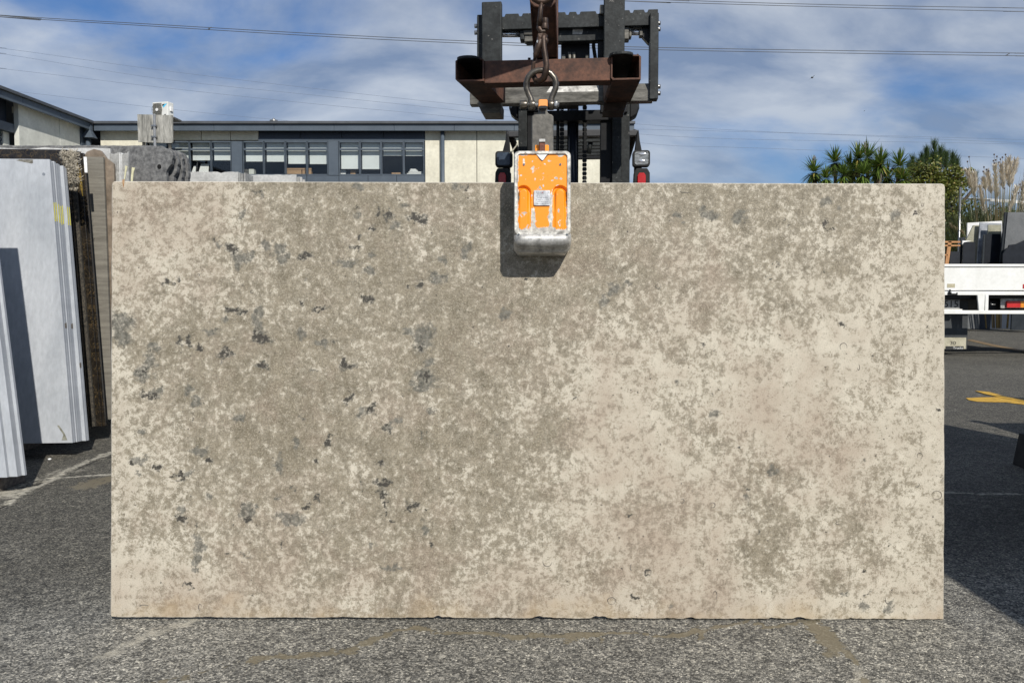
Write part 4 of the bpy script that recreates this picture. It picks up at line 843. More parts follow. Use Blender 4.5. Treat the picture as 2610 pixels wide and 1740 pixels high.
# side shift beam, its rods and hex ends
v2 = .80
lp('side_shift_beam', [(1340, 69, 1604, 101, v2, v2 + .07)], BM)
lp('dark_recess', [(1280, 65.5, 1657, 69, v2, v2 + .05)], DM)
MB().prism([tuple(L(x, y, v2 - .001)) for x, y in ((1460, 74), (1485, 73), (1486, 80), (1483, 88), (1459, 88))], (0, .0015, 0)).build('data_plate', wp, fl)
for (pa, pb, py) in ((1229, 1329, 88), (1604, 1640, 83)):
    a, c = L(pa, py, v2 + .02), L(pb, py, v2 + .02); MB().cyl(a, c, .019, 20).build('piston_rod', M['chrome'], fl)
lp('rod_gland', [(1325, 73, 1336, 101, v2 - .015, v2 + .06)], BM); 
hx_ = MB(); lbox(hx_, 1334, 72, 1362, 89, v2 - .02, v2 + .06); lbox(hx_, 1336, 89, 1362, 106, v2 - .01, v2 + .05); hx_.build('cylinder_end', M['steel_worn'], fl, .006)
hx_ = MB(); lbox(hx_, 1590, 68, 1603, 100, v2 - .02, v2 + .06); lbox(hx_, 1603, 70, 1610, 95, v2 - .01, v2 + .05); hx_.build('cylinder_end', M['steel_worn'], fl, .006)
lp('rod_gland', [(1630, 76, 1638, 91, v2 - .01, v2 + .05)], M['steel_worn'])
gs = MB(); gs.prism([tuple(L(x, y, v2)) for x, y in ((1637, 66), (1658, 66), (1658, 112), (1653, 111), (1637, 93))], (0, .05, 0)); gs.build('gusset', DM, fl, .003)
lp('carriage_upright', [(1524, 36, 1539, 265, v + .055, v + .09)], DM)
lp('carriage_upright', [(1366, 36, 1378, 262, v + .055, v + .09)], DM)
lp('hook_block', [(1529, 12, 1539, 36, v - .02, v + .05)], M['steel_worn'])
# mast: two pairs of channels, cross members, lift cylinder, chains
vm = 1.18
def channel(pxa, pxb, pytop, v0, dep, sgn):
    a, c = L(pxa, pytop, v0), L(pxb, 465, v0); t = .018; mb = MB(); z0, z1 = .12, a.z
    mb.box((a.x, v0, z0), (c.x, v0 + t, z1)); mb.box((a.x, v0 + dep, z0), (c.x, v0 + dep + t, z1))
    xw = a.x if sgn < 0 else c.x; mb.box((xw - (0 if sgn < 0 else t), v0 + t, z0), (xw + (t if sgn < 0 else 0), v0 + dep, z1)); return mb
channel(1321, 1343, 262, vm, .12, -1).build('mast_channel', BM, fl, .004)
channel(1343.5, 1377, 250, vm + .03, .10, -1).build('mast_channel', DM, fl, .004)
channel(1561, 1583, 262, vm, .12, 1).build('mast_channel', BM, fl, .004)
channel(1583.5, 1604, 262, vm + .02, .12, 1).build('mast_channel', BM, fl, .004)
channel(1531, 1560.5, 250, vm + .03, .10, 1).build('mast_channel', DM, fl, .004)
lp('mast_crosshead', [(1360, 283, 1562, 306, vm + .01, vm + .12)], DM)
lp('mast_head', [(1344, 254, 1380, 283, vm, vm + .12)], DM)
lp('mast_head', [(1531, 254, 1600, 286, vm, vm + .14)], DM)
lp('cylinder_head', [(1430, 106, 1503, 165, v + .14, v + .30), (1436, 165, 1496, 262, v + .16, v + .26), (1400, 250, 1474, 262, v + .02, v + .2)], DM, bevel=.008)
for px in (1452, 1463): 
    a = L(px, 134, v + .12); c = L(px, 165, v + .12); MB().cyl(c, a, .011, 10).build('hose_end', M['steel_worn'], fl)
for px in (1436, 1497): lp('anchor_nut', [(px - 5, 139, px + 5, 152, v + .12, v + .16)], M['steel_worn'])
vc = vm + .10
a = L(1460, 255, vc); MB().cyl((a.x, vc, .2), (a.x, vc, a.z), .038, 24).build('lift_cylinder', mottled('gloss_blue_black_cylinder', (.02, .026, .038), (.03, .036, .05), 5, rough=.13, fineamt=.05, bumpd=0), fl)
lp('cylinder_sleeve', [(1446, 258, 1451, 465, vc - .02, vc + .05), (1469.5, 258, 1474, 465, vc - .02, vc + .05)], DM)
for px in (1432.5, 1490.5):
    a = L(px, 258, vm + .04); ch_ = MB(); z = a.z; k = 0
    while z > .3:
        ch_.box((a.x - .0125, vm + .03, z - .028), (a.x + .0125, vm + .045, z - .002)); ch_.box((a.x - .0155, vm + .027, z - .022), (a.x - .0125, vm + .048, z - .008)); ch_.box((a.x + .0125, vm + .027, z - .022), (a.x + .0155, vm + .048, z - .008)); z -= .030; k += 1
    ch_.build('leaf_chain', DM, fl)
a = L(1423, 258, vm + .05); hs = MB(); hs.tube([(a.x, vm + .05, a.z), (a.x - .005, vm + .05, a.z - .4), (a.x + .004, vm + .06, .5)], .011, 8); hs.build('hydraulic_hose', M['rubber'], fl)
a = L(1513, 104, v + .16); hs = MB(); hs.tube([a, L(1513, 120, v + .16), L(1516, 140, v + .17), L(1519, 160, v + .16), L(1517, 200, v + .16), L(1515, 262, v + .2)], .012, 8); hs.build('hydraulic_hose', M['rubber'], fl)
# rounded tilt-cylinder brackets beside the mast head
for sgn, pts in ((-1, ((1298, 258), (1321, 255), (1322, 303), (1310, 298), (1301, 290), (1297, 275))), (1, ((1604, 256), (1622, 255), (1629, 260), (1630, 275), (1624, 293), (1612, 300), (1604, 303)))):
    mb = MB(); mb.prism([tuple(L(x, y, vm + .02)) for x, y in pts], (0, .12, 0)); mb.build('mast_bracket', DM, fl, .012)
MB().prism([tuple(L(x, y, vm + .018)) for x, y in ((1302, 260), (1310, 260), (1306, 271), (1302, 277), (1300, 268))], (0, .002, 0)).build('reflective_patch', M['bolt'], fl)
# overhead guard
vg = 1.78
lp('guard_front_bar', [(1294, 334, 1323, 349, vg, vg + .05), (1378, 332, 1531, 347, vg, vg + .06), (1602, 331, 1626, 346, vg, vg + .05)], mottled('dark_grey_guard', (.03, .031, .033), (.05, .05, .052), 6, rough=.5, bumpd=0), bevel=.006)
zg = L(1460, 340, vg).z
for k in range(6):
    vv = vg + .10 + k * .16; a = L(1322, 340, vg).x; c = L(1602, 340, vg).x
    MB().box((a, vv, zg - .02), (c, vv + .035, zg + .025)).build('guard_slat', BM, fl, .004)
for sgn, px0, px1, pt in ((-1, 1291, 1283, 1296), (1, 1628, 1634, 1622)):
    p0 = L(px0, 331, vg - .02); p1 = L(px1, 385, vg - .04); q0 = L(px0 + 2, 345, vg - .02)
    mb = MB(); w1 = -sgn * .03; mb.prism([(p0.x, p0.y, p0.z + .005), (p0.x + w1 * .5, p0.y, p0.z - .03), (p0.x + w1 * .75, p0.y, p0.z - .10), (p1.x + w1 * 1.6, p0.y, p1.z), (p1.x + w1 * 1.8, p0.y, 1.0), (p1.x - w1 * .2, p0.y, 1.0), (p1.x - w1 * .3, p0.y, p1.z), (p0.x - w1 * .3, p0.y, p0.z - .08)], (0, .05, 0)); mb.build('guard_pillar', DM, fl, .006)
    MB().tube([(p0.x + w1, vg + .02, zg), (p0.x + w1 * .3, 3.0, zg - .02), (p0.x + w1 * 0, 3.15, 1.1)], .028, 8).build('guard_rail', DM, fl)
a = L(1328, 340, vg); 
lp('rear_guard_beam', [(1400, 396, 1545, 404, 3.0, 3.06)], DM)
# diagonal glass stay
MB().tube([L(1500, 392, vg + .3), L(1507, 352, vg + .3)], .02, 8).build('guard_stay', BM, fl)
# lamps and indicators
lens = mottled('ribbed_clear_lens', (.16, .165, .16), (.42, .43, .42), 26, (.35, .65), rough=.12, metal=.3, stretch=(1, 1, 3), fine=60, fineamt=.3, bumpd=.001)
lens_shaded = mottled('shaded_lens', (.03, .04, .06), (.06, .08, .11), 12, rough=.15, bumpd=0)  # clear lens again, darkened in colour for the shaded left lamp
def rrect(cx_, cz_, hw, hh, r, n=5):
    out = []
    for (sx, sz, a0) in ((1, -1, -90), (1, 1, 0), (-1, 1, 90), (-1, -1, 180)):
        for k in range(n + 1):
            a_r = R(a0 + 90 * k / n); out.append((cx_ + sx * (hw - r) + r * math.cos(a_r), cz_ + sz * (hh - r) + r * math.sin(a_r)))
    return out
for k, (xa, xb, ya, yb4, lm) in enumerate(((1262, 1305, 385, 425, lens_shaded), (1613, 1657, 383, 424, lens))):
    vv = vg - .12; a, c = L(xa, ya, vv), L(xb, yb4, vv); cx_, cz_ = (a.x + c.x) / 2, (a.z + c.z) / 2; hw, hh = (c.x - a.x) / 2, (a.z - c.z) / 2
    mb = MB(); mb.prism([(x, vv, z) for x, z in rrect(cx_, cz_, hw, hh, hw * .35)], (0, .07, 0)); mb.ball((cx_, vv + .07, cz_), (hw * .8, .04, hh * .8), 12, 6); hd = mb.build('headlight', M['rubber'], fl, .006, label='headlight with a bright clear lens' if k else 'headlight with shade painted into its lens')
    mb = MB(); mb.prism([(x, vv - .004, z) for x, z in rrect(cx_, cz_, hw * .80, hh * .80, hw * .28)], (0, .006, 0)); mb.build('lens', lm, hd, .002)
    if k:
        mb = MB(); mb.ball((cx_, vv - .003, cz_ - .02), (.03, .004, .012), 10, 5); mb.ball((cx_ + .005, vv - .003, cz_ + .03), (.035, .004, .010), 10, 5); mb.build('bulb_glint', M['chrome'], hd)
    ia, ib = (1259, 1301) if k == 0 else (1613, 1656); a, c = L(ia, 427, vv), L(ib, 520, vv); cx2, hw2 = (a.x + c.x) / 2, (c.x - a.x) / 2
    mb = MB(); mb.prism([(cx2 - hw2, vv, c.z), (cx2 + hw2, vv, c.z), (cx2 + hw2, vv, a.z - .04), (cx2 + hw2 * .7, vv, a.z - .005), (cx2 - hw2 * .6, vv, a.z - .005), (cx2 - hw2 * .85, vv, a.z - .04)], (0, .08, 0)); ind = mb.build('indicator_housing', M['rubber'], fl, .008)
    ia, ib = (1271, 1290) if k == 0 else (1625, 1645); a, c = L(ia, 441, vv), L(ib, 500, vv); mb = MB(); mb.prism([(a.x, vv - .012, c.z), (c.x, vv - .012, c.z), (c.x, vv - .012, a.z - .02), (c.x - .012, vv - .012, a.z), (a.x + .012, vv - .012, a.z), (a.x, vv - .012, a.z - .02)], (0, .014, 0)); mb.build('lens', M['red_lens'], ind, .003)
a = L(1304, 388, vg - .05); MB().tube([a, L(1311, 378, vg), L(1316, 372, vg), L(1318, 366, vg)], .006, 6).build('wire', mottled('pale_wire', (.35, .33, .25), (.4, .38, .3), 3, bumpd=0), fl)
# chassis, wheels and counterweight, mostly hidden by the slab
cxl = (L(1321, 400, vm).x + L(1604, 400, vm).x) / 2
body = MB(); body.box((cxl - .48, 1.5, .25), (cxl + .48, 3.0, .85)); body.box((cxl - .4, 1.62, .85), (cxl + .4, 1.72, 1.15)); body.box((cxl - .52, 2.9, .22), (cxl + .52, 3.5, 1.05)); body.build('chassis', mottled('forklift_body_paint', (.2, .09, .02), (.26, .12, .03), 3, rough=.4), fl, .05)
ct = MB(); ct.box((cxl - .25, 2.4, .85), (cxl + .25, 2.85, 1.0)); ct.box((cxl - .25, 2.8, 1.0), (cxl + .25, 2.9, 1.42)); ct.build('driver_seat', M['rubber'], fl, .04)
for (sx, vv, rr) in ((-1, 1.42, .33), (1, 1.42, .33), (-1, 2.95, .27), (1, 2.95, .27)):
    x0_ = cxl + sx * .52; wmb = MB(); wmb.cyl((x0_ - .11, vv, rr), (x0_ + .11, vv, rr), rr, 28); wl = wmb.build('wheel', M['rubber'], fl, .03); MB().cyl((x0_ + sx * .1, vv, rr), (x0_ + sx * .118, vv, rr), rr * .5, 20).build('rim', wp, wl)

# ------------------------------------------------------------------ rusty fork-mounted jib
jib = empty('lifting_jib', FT, rz=FY, label='rusty steel lifting jib pushed onto the forks, pockets and boom welded together', cat='lifting jib'); K(jib)
RU = M['rust']
def pocket(pa, pb, pc, pd, dl_, length, side):
    # front outer corners in px; hollow tube
    a, c = L(pa, pb, 0.0), L(pc, pd, 0.0); x0_, x1_, z1, z0 = a.x, c.x, a.z, c.z; t = .009; ch = .012; sh = dl_
    def q(x, z): return (x, 0.0, z)
    D = (sh, length, 0)
    mb = MB()
    mb.hexa([q(x0_ + ch, z0), q(x1_, z0), q(x1_, z0 + t), q(x0_ + ch, z0 + t)], D)
    mb.hexa([q(x0_, z0 + ch), q(x0_ + ch, z0), q(x0_ + ch + t * .7, z0 + t), q(x0_ + t, z0 + ch + t * .4)], D)
    mb.hexa([q(x0_, z0 + ch), q(x0_ + t, z0 + ch + t * .4), q(x0_ + t, z1 - .012), q(x0_, z1 - .012)], D)
    mb.hexa([q(x1_ - t, z0 + t), q(x1_, z0 + t), q(x1_, z1 - .012), q(x1_ - t, z1 - .012)], D)
    mb.hexa([q(x0_ + t, z1 - .008), q(x0_ + .02, z1), q(x1_ - .02, z1), q(x1_ - t, z1 - .008)], (sh, length, 0))
    mb.hexa([q(x0_, z1 - .012), q(x0_ + t, z1 - .012), q(x0_ + .02, z1 + .004), q(x0_ + .02, z1)], D); mb.hexa([q(x1_ - t, z1 - .012), q(x1_, z1 - .012), q(x1_ - .02, z1), q(x1_ - .02, z1 + .004)], D)
    return mb.build('fork_pocket', RU, jib, .0015)
pocket(1160.5, 150, 1234, 206.5, .065, .50, -1)
pocket(1557, 141, 1633.5, 202.5, -.02, .50, 1)
# extra plate ends under the rear of the left pocket
rz_ = MB(); a = L(1218, 268, .50); c = L(1276, 288, .50); rz_.prism([tuple(L(x, y, .50)) for x, y in ((1216, 262), (1277, 262), (1276, 288), (1228, 288))], (0, .19, 0)); rz_.build('pocket_tail', M['steel_worn'], jib, .002)
rz_ = MB(); rz_.prism([tuple(L(x, y, .50)) for x, y in ((1540, 258), (1600, 258), (1592, 282), (1537, 282))], (0, .19, 0)); rz_.build('pocket_tail', M['rust_dark'], jib, .002)
a, c = L(1234.5, 155, .008), L(1556.5, 203.5, .008); MB().box((a.x, .008, c.z - .004), (c.x, .11, a.z)).build('cross_tube', RU, jib, .004)
# boom: box section rising forward over the camera
bx0, bx1 = L(1360, 152, 0).x, L(1421.5, 152, 0).x; zt2 = L(1390, 151, 0).z + .004
dirb = Vector((-.012, -.80, .60)).normalized(); A0 = Vector((bx0, .02, zt2)); A1 = Vector((bx1, .02, zt2)); t = .008
Lb_ = 1.62; e = dirb * Lb_; nrm = Vector((0, .60, .80)) * .12
for nm, qd, dv in (('boom_plate', (A0, A0 + Vector((t, 0, 0)), A0 + Vector((t, 0, 0)) + nrm, A0 + nrm), e), ('boom_plate', (A1 - Vector((t, 0, 0)), A1, A1 + nrm, A1 - Vector((t, 0, 0)) + nrm), e), ('boom_plate', (A0 + nrm, A1 + nrm, A1 + nrm * 1.07, A0 + nrm * 1.07), e), ('boom_plate', (A0 + Vector((t, 0, 0)) + nrm * .12, A1 - Vector((t, 0, 0)) + nrm * .12, A1 - Vector((t, 0, 0)) + nrm * .2, A0 + Vector((t, 0, 0)) + nrm * .2), e)):
    MB().hexa(list(qd), dv).build(nm, RU, jib, .0015)
st_ = MB(); st_.prism([(bx0, .02, zt2), (bx0 + .0, .11, zt2), (bx0, .11, zt2 + .42), (bx0, .02 - .02, zt2 + .12)], (t, 0, 0)); st_.prism([(bx1 - t, .02, zt2), (bx1 - t, .11, zt2), (bx1 - t, .11, zt2 + .42), (bx1 - t, .0, zt2 + .12)], (t, 0, 0)); st_.box((bx0 + t, .09, zt2), (bx1 - t, .105, zt2 + .42)); st_.build('boom_gusset', RU, jib, .001)
nt_ = MB(); a = L(1349, 154, .05); nt_.cyl((a.x, .05, a.z - .01), (a.x, .05, a.z + .012), .008, 8); nt_.build('grease_nipple', DM, jib)

# ------------------------------------------------------------------ chain, hook, shackle, clamp (all hang in the slab's plane)
YC = 2.875
hook_x = P(1381, 100, YC).x
boom_tip = None
RD = M['rust_dark']
def H(px, py, Y=YC): return P(px, py, Y)
def link(c, r_in, length, rad, rot, parent=None, name='chain_link', mat=RD):
    pts = []; n = 14
    for k in range(n):
        a_ = 2 * math.pi * k / n; x = r_in * math.cos(a_); z = r_in * math.sin(a_) + (length / 2 if math.sin(a_) > 0 else -length / 2 if math.sin(a_) < 0 else 0); pts.append((x, 0, z))
    Rm = Matrix.Rotation(rot, 3, 'Z'); mb = MB(); mb.tube([Vector(c) + Rm @ Vector(p) for p in pts], rad, 10, closed=True); return mb
chain = empty('lifting_chain', H(1381, 0), label='rusty lifting chain hanging from the jib boom in front of the forks', cat='chain'); K(chain)
co_ = Vector(chain.location)
z = H(1381, 4).z
c0 = H(1380, 0) - co_
big = MB()      # large master link whose lower end shows at the top of the frame
pts = []
for k in range(18):
    a_ = 2 * math.pi * k / 18; pts.append(Vector((.056 * math.cos(a_) + c0.x, .012 * math.sin(a_) , .085 * math.sin(a_) + .073)))
big.tube(pts, .0115, 12, closed=True); big.build('master_link', RD, chain)
for k in range(8):
    link((c0.x, 0, .21 + k * .095), .020, .06, .008, (k % 2) * R(90)).build('chain_link', RD, chain)
# flattened coupling half-ring behind the master link
cp = MB(); cp.prism([tuple(H(x, y, YC + .02) - co_) for x, y in ((1347, -12), (1352, 6), (1362, 17), (1380, 20), (1404, 19), (1416, 6), (1420, -12), (1405, -12), (1398, 2), (1384, 8), (1368, 4), (1362, -12))], (0, .012, 0)); cp.build('coupling', RU, chain, .003)
# swivel link
sw = MB(); sw.tube([H(1381, 2, YC - .012) - co_, H(1378, 25, YC - .016) - co_, H(1376, 48, YC - .014) - co_, H(1375, 64, YC - .004) - co_], [.0075, .0085, .0085, .010], 10)
sw.build('swivel_eye', RD, chain)
sw = MB(); sw.cyl(H(1389, 47) - co_, H(1389, 62) - co_, .0125, 8); sw.cyl(H(1388, 61) - co_, H(1388, 76) - co_, .0145, 12); sw.tube([H(1375, 60) - co_, H(1374, 72) - co_, H(1380, 82) - co_, H(1390, 80) - co_], [.009, .010, .011, .009], 10); sw.cyl(H(1381, 78) - co_, H(1381, 90) - co_, .008, 10); sw.build('swivel_nut', RD, chain, .0015)

hook = empty('safety_hook', H(1381, 86), label='dark rusty self locking safety hook between chain and shackle', cat='hook'); K(hook); ho = Vector(hook.location)
hk = MB()
hk.tube([H(1388, 90) - ho, H(1385, 98, YC - .004) - ho, H(1386, 120, YC - .012) - ho, H(1390, 145, YC - .014) - ho, H(1393, 165, YC - .014) - ho, H(1391, 185, YC - .012) - ho, H(1386, 200, YC - .004) - ho, H(1377, 207, YC + .01) - ho, H(1366, 206, YC + .02) - ho, H(1361, 196, YC + .02) - ho, H(1358, 180, YC + .014) - ho, H(1360, 162, YC + .008) - ho, H(1364, 148, YC + .004) - ho], [.013, .011, .0105, .0105, .0115, .0125, .0125, .012, .0115, .010, .0085, .0075, .0070], 14)
hk.build('hook_body', RD, hook)
hk = MB(); hk.tube([H(1373, 96, YC - .01) - ho, H(1376, 104, YC - .014) - ho, H(1371, 122, YC - .012) - ho, H(1365, 138, YC - .008) - ho, H(1363, 150, YC - .004) - ho], [.006, .012, .012, .010, .006], 12); hk.build('latch', RD, hook)
hk = MB(); hk.prism([tuple(H(x, y, YC - .01) - ho) for x, y in ((1371, 85), (1391, 85), (1390, 90), (1387, 97), (1376, 97), (1371, 91))], (0, .02, 0)); hk.ball(H(1391, 104, YC) - ho, (.010, .012, .014), 10, 6); hk.build('hook_neck', RD, hook, .002)
hk = MB(); a = H(1371, 106, YC - .024) - ho; hk.cyl(a, a + Vector((0, .008, 0)), .0055, 10); hk.build('latch_pin', M['bolt'], hook)

shk = empty('bow_shackle', H(1383, 230), label='shiny worn bow shackle joining the hook to the orange clamp', cat='shackle'); K(shk); so_ = Vector(shk.location)
bowm = mottled('polished_worn_steel', (.055, .045, .035), (.19, .17, .14), 10, rough=.30, metal=.7, fine=70, fineamt=.3, bumpd=.0008)
bow = MB(); bp_pts = [(1356, 280), (1355.5, 265), (1353, 252), (1347, 240), (1342, 226), (1342, 210), (1347, 196), (1357, 185.5), (1368, 181), (1380, 179.5), (1392, 181.5), (1404, 188), (1413, 199), (1417.5, 212), (1416, 226), (1411, 238), (1406, 250), (1404, 265), (1403.5, 280)]
bow.tube([H(x, y, YC) - so_ for x, y in bp_pts], [.0125] * 2 + [.0115] * 15 + [.0125] * 2, 14); bow.build('bow', bowm, shk)
for px in (1356, 1403.5): c = H(px, 268) - so_; MB().cyl((c.x - .011, 0, c.z), (c.x + .011, 0, c.z), .0185, 18).build('shackle_eye', bowm, shk, .003)
pn = MB(); a, c = H(1330, 268) - so_, H(1425, 268) - so_; pn.cyl(a, c, .0085, 14); pn.build('pin', M['bolt'], shk)
pn = MB(); a = H(1333, 267) - so_; pn.cyl((a.x - .012, -.0, a.z), (a.x + .016, 0, a.z), .0175, 8); pn.build('bolt_head', bowm, shk, .004)
pn = MB(); a = H(1415, 267) - so_; pn.cyl((a.x - .004, 0, a.z), (a.x + .008, 0, a.z), .017, 6); pn.build('nut', M['bolt'], shk, .001)

# ------------------------------------------------------------------ orange slab clamp
def paint_mat(name, col, chip=(.42, .41, .38), amount=.60, sc=26):
    m, nt, b = new_mat(name); co = obj_co(nt); at = attr(nt, 'wear'); sa = N(nt, 'ShaderNodeSeparateColor'); LK(nt, at, 'Color', sa, 0)
    n = noise(nt, co, sc, 6, .68, .6); a_ = N(nt, 'ShaderNodeMath', operation='ADD'); LK(nt, n, 0, a_, 0); LK(nt, sa, 0, a_, 1)
    mk = ramp(nt, a_, 0, amount, amount + .035); g = ramp(nt, noise(nt, co, 60, 4), 0, .35, .65, (.34, .32, .29), (.70, .67, .60)); c_ = mix(nt, noise(nt, co, 5, 3), tuple(x * .93 for x in col), col)
    c2 = mix(nt, mk, c_, g)
    pits = ramp(nt, noise(nt, co, 150, 4, .7), 0, .30, .36, (.4, .35, .3), (1, 1, 1)); c3 = mix(nt, 1.0, c2, pits, 'MULTIPLY')
    LK(nt, c3, 0, b, 'Base Color'); b.inputs['Roughness'].default_value = .42
    bump(nt, b, mk, -.25, .0012); return m
orange = paint_mat('chipped_orange_paint', (.90, .285, .006), amount=.60, sc=34)
rimm = mottled('scraped_pale_metal', (.20, .19, .17), (.70, .68, .62), 26, (.32, .56), rough=.5, metal=.15, fine=110, fineamt=.4, bumpd=.001, speck=(60, .66, (.07, .05, .04)))
clamp = empty('slab_clamp', (0, 0, 0), label='orange stone slab clamp with chipped paint gripping the slab top', cat='slab clamp'); K(clamp)
# clamp frame: parallel to the slab, origin at the slab face / body centre
YCF = 2.715
cm_o = Vector((0, 0, CH)) + FWD * YCF
def C(px, py, d=0.0):     # d: distance behind the clamp's front plane (along the optical axis)
    D_ = YCF + d; return Vector(((px - CX) / F * YCF, d, (CY - py) / F * YCF))   # clamp-local: x, depth, up
clamp.matrix_world = Matrix.Translation(cm_o) @ Matrix(((1, 0, 0), (0, FWD.y, UPV.y), (0, FWD.z, UPV.z))).to_4x4()
SC_ = YCF / F
def rr(px0, py0, px1, py1, r, d, n=5): return [(x * SC_, d, z * SC_) for x, z in rrect((px0 + px1) / 2 - CX, CY - (py0 + py1) / 2, (px1 - px0) / 2, (py1 - py0) / 2, r, n)]
DEP = SD - YCF
bd_ = MB(); o1 = rr(1310, 383, 1455.5, 600, 13, .012); o0 = rr(1312, 385, 1453.5, 598, 12, .004); ob = [(x, DEP - .008, z) for x, _, z in o1]; n = len(o1)
i1 = rr(1319, 391, 1446.5, 590, 8, .004); i0 = rr(1320, 392, 1445.5, 589, 7, .012)
vs = ob + o1 + o0 + i1 + i0; fs = []
for k_ in range(4):
    for i in range(n): j = (i + 1) % n; fs.append((k_ * n + i, k_ * n + j, (k_ + 1) * n + j, (k_ + 1) * n + i))
fs.append(tuple(range(n)))
bd_.add(vs, fs, False); bd_.build('clamp_rim', rimm, clamp)
# orange panel: grid with the recess, two raised humps and wear
nx_, nz_ = 96, 150
px_ = np.linspace(1320, 1445.5, nx_); py_ = np.linspace(392, 589, nz_); PXg, PYg = np.meshgrid(px_, py_)
D = np.full(PXg.shape, .010)
def smooth(x): x = np.clip(x, 0, 1); return x * x * (3 - 2 * x)
wear = np.zeros(PXg.shape) - .02
for (cxp, hwp, topp) in ((1334.5, 14.5, 477), (1428, 15.5, 477)):
    # trough around the hump
    def inside(hw, top): 
        dyy = np.where(PYg < top + hw, top + hw - PYg, 0); return hw - np.hypot(PXg - cxp, dyy)
    tr = smooth(inside(hwp + 5, topp - 6) / 3.0); hp = smooth((inside(hwp, topp)) / 6.0)
    fall = smooth((600 - PYg) / 60)
    D += .013 * tr * np.clip((540 - PYg) / 70, 0, 1) - hp * (.016 * np.clip((540 - PYg) / 70, 0, 1) + .004)
    ring_ = np.exp(-((inside(hwp + 6, topp - 7)) / 1.6) ** 2); wear += .16 * ring_ * (PXg > 1345) * (PXg < 1440)
wear += .30 * np.exp(-((PYg - 590) / 7.0) ** 2) + .22 * np.exp(-((PXg - 1319) / 3.0) ** 2) + .22 * np.exp(-((PXg - 1447) / 4.0) ** 2) * (PYg > 480) + .16 * np.exp(-((PYg - 391) / 5.0) ** 2)
wear += .30 * np.exp(-((PXg - 1361) / 3.5) ** 2) * smooth((PYg - 520) / 15) + .34 * np.exp(-((PXg - 1404) / 5.0) ** 2) * smooth((PYg - 485) / 12) + .22 * np.exp(-((PXg - 1376) / 8.0) ** 2 - ((PYg - 478) / 6.0) ** 2)
wear += .22 * np.exp(-((PXg - 1382) / 22.0) ** 2 - ((PYg - 585) / 10.0) ** 2) + .17 * np.exp(-((PXg - 1358.5) / 3.0) ** 2 - ((PYg - 430) / 10.0) ** 2) + .25 * np.exp(-((PXg - 1424) / 3 - (PYg - 540) / 30) ** 2 - ((PYg - 538) / 9.0) ** 2) + .2 * np.exp(-((PXg - 1335) / 4.0) ** 2 - ((PYg - 408) / 9.0) ** 2)
for (a_, b_, r1, r2) in ((1402, 409, 5, 3), (1386, 441, 4, 3), (1418, 452, 4, 3), (1430, 455, 4, 4), (1364, 458, 2, 5), (1329, 446, 3, 3), (1388, 417, 3, 2), (1357, 409, 3, 5), (1408, 459, 4, 3), (1373, 426, 2, 2), (1340, 456, 3, 4), (1386, 471, 3, 4), (1430, 395, 8, 4)):
    wear += .24 * np.exp(-((PXg - a_) / r1) ** 2 - ((PYg - b_) / r2) ** 2)
V_ = np.stack([(PXg - CX) * SC_, D, (CY - PYg) * SC_], -1).reshape(-1, 3); idx = np.arange(nx_ * nz_).reshape(nz_, nx_)
fq = np.stack([idx[:-1, :-1], idx[1:, :-1], idx[1:, 1:], idx[:-1, 1:]], -1).reshape(-1, 4)
me = bpy.data.meshes.new('clamp_cover'); me.from_pydata(V_.tolist(), [], fq.tolist()); me.polygons.foreach_set('use_smooth', [True] * len(me.polygons)); me.update()
set_col(me, 'wear', np.stack([wear] * 3 + [np.ones_like(wear)], -1)); me.materials.append(orange); cv = bpy.data.objects.new('clamp_cover', me); COL.objects.link(cv); cv.parent = clamp
# bottom roller-like foot, silver
ft = MB(); ft_sec = []
nn = 13
x0_, x1_ = (1309.5 - CX) * SC_, (1456.5 - CX) * SC_
zt3, zb3 = (CY - 593) * SC_, (CY - 643) * SC_
rows = []
prof = [(.010, 0), (.0, .12), (-.004, .30), (-.003, .50), (.006, .66), (.022, .78), (.030, .90), (.036, 1.0), (.060, 1.04), (DEP - .01, 1.04)]
cols = 15
for (d, tz) in prof:
    row = []
    for c_ in range(cols):
        u = c_ / (cols - 1); e_ = abs(u - .5) * 2; inset = .0
        x = x0_ + (x1_ - x0_) * u; z = zt3 + (zb3 - zt3) * tz
        corner = max(0, e_ - .80) / .20; z += (zt3 - zb3) * .28 * corner ** 2 * max(0, tz - .3) / .7; dd = d + .016 * corner ** 2 * (1 if d < .05 else .3)
        row.append((x, dd, z))
    rows.append(row)
vs = [p for r_ in rows for p in r_]; fs = [(i * cols + j, i * cols + j + 1, (i + 1) * cols + j + 1, (i + 1) * cols + j) for i in range(len(prof) - 1) for j in range(cols - 1)]
ft.add(vs, fs, True)
for c_ in (0, cols - 1): ft.add([rows[i][c_] for i in range(len(prof))] + [(rows[0][c_][0], DEP - .01, rows[0][c_][2])], [tuple(range(len(prof) + 1))])
ft.add([rows[0][0], rows[0][-1], (rows[0][-1][0], DEP - .01, rows[0][-1][2]), (rows[0][0][0], DEP - .01, rows[0][0][2])], [(0, 1, 2, 3)])
ft.build('clamp_foot', M['alu'], clamp)
for (px, py) in ((1322, 598), (1445, 598)):
    a = C(px, py, -.001); MB().cyl(a, a + Vector((0, .006, 0)), .0042, 14).build('screw', M['bolt'], clamp); MB().cyl(a - Vector((0, .0006, 0)), a + Vector((0, .004, 0)), .0022, 8).build('screw_hole', M['rubber'], clamp)
a = C(1378, 636.5, .0165); MB().box(a - Vector((.006, .004, .0012)), a + Vector((.006, .002, .0012))).build('slot', M['rubber'], clamp)
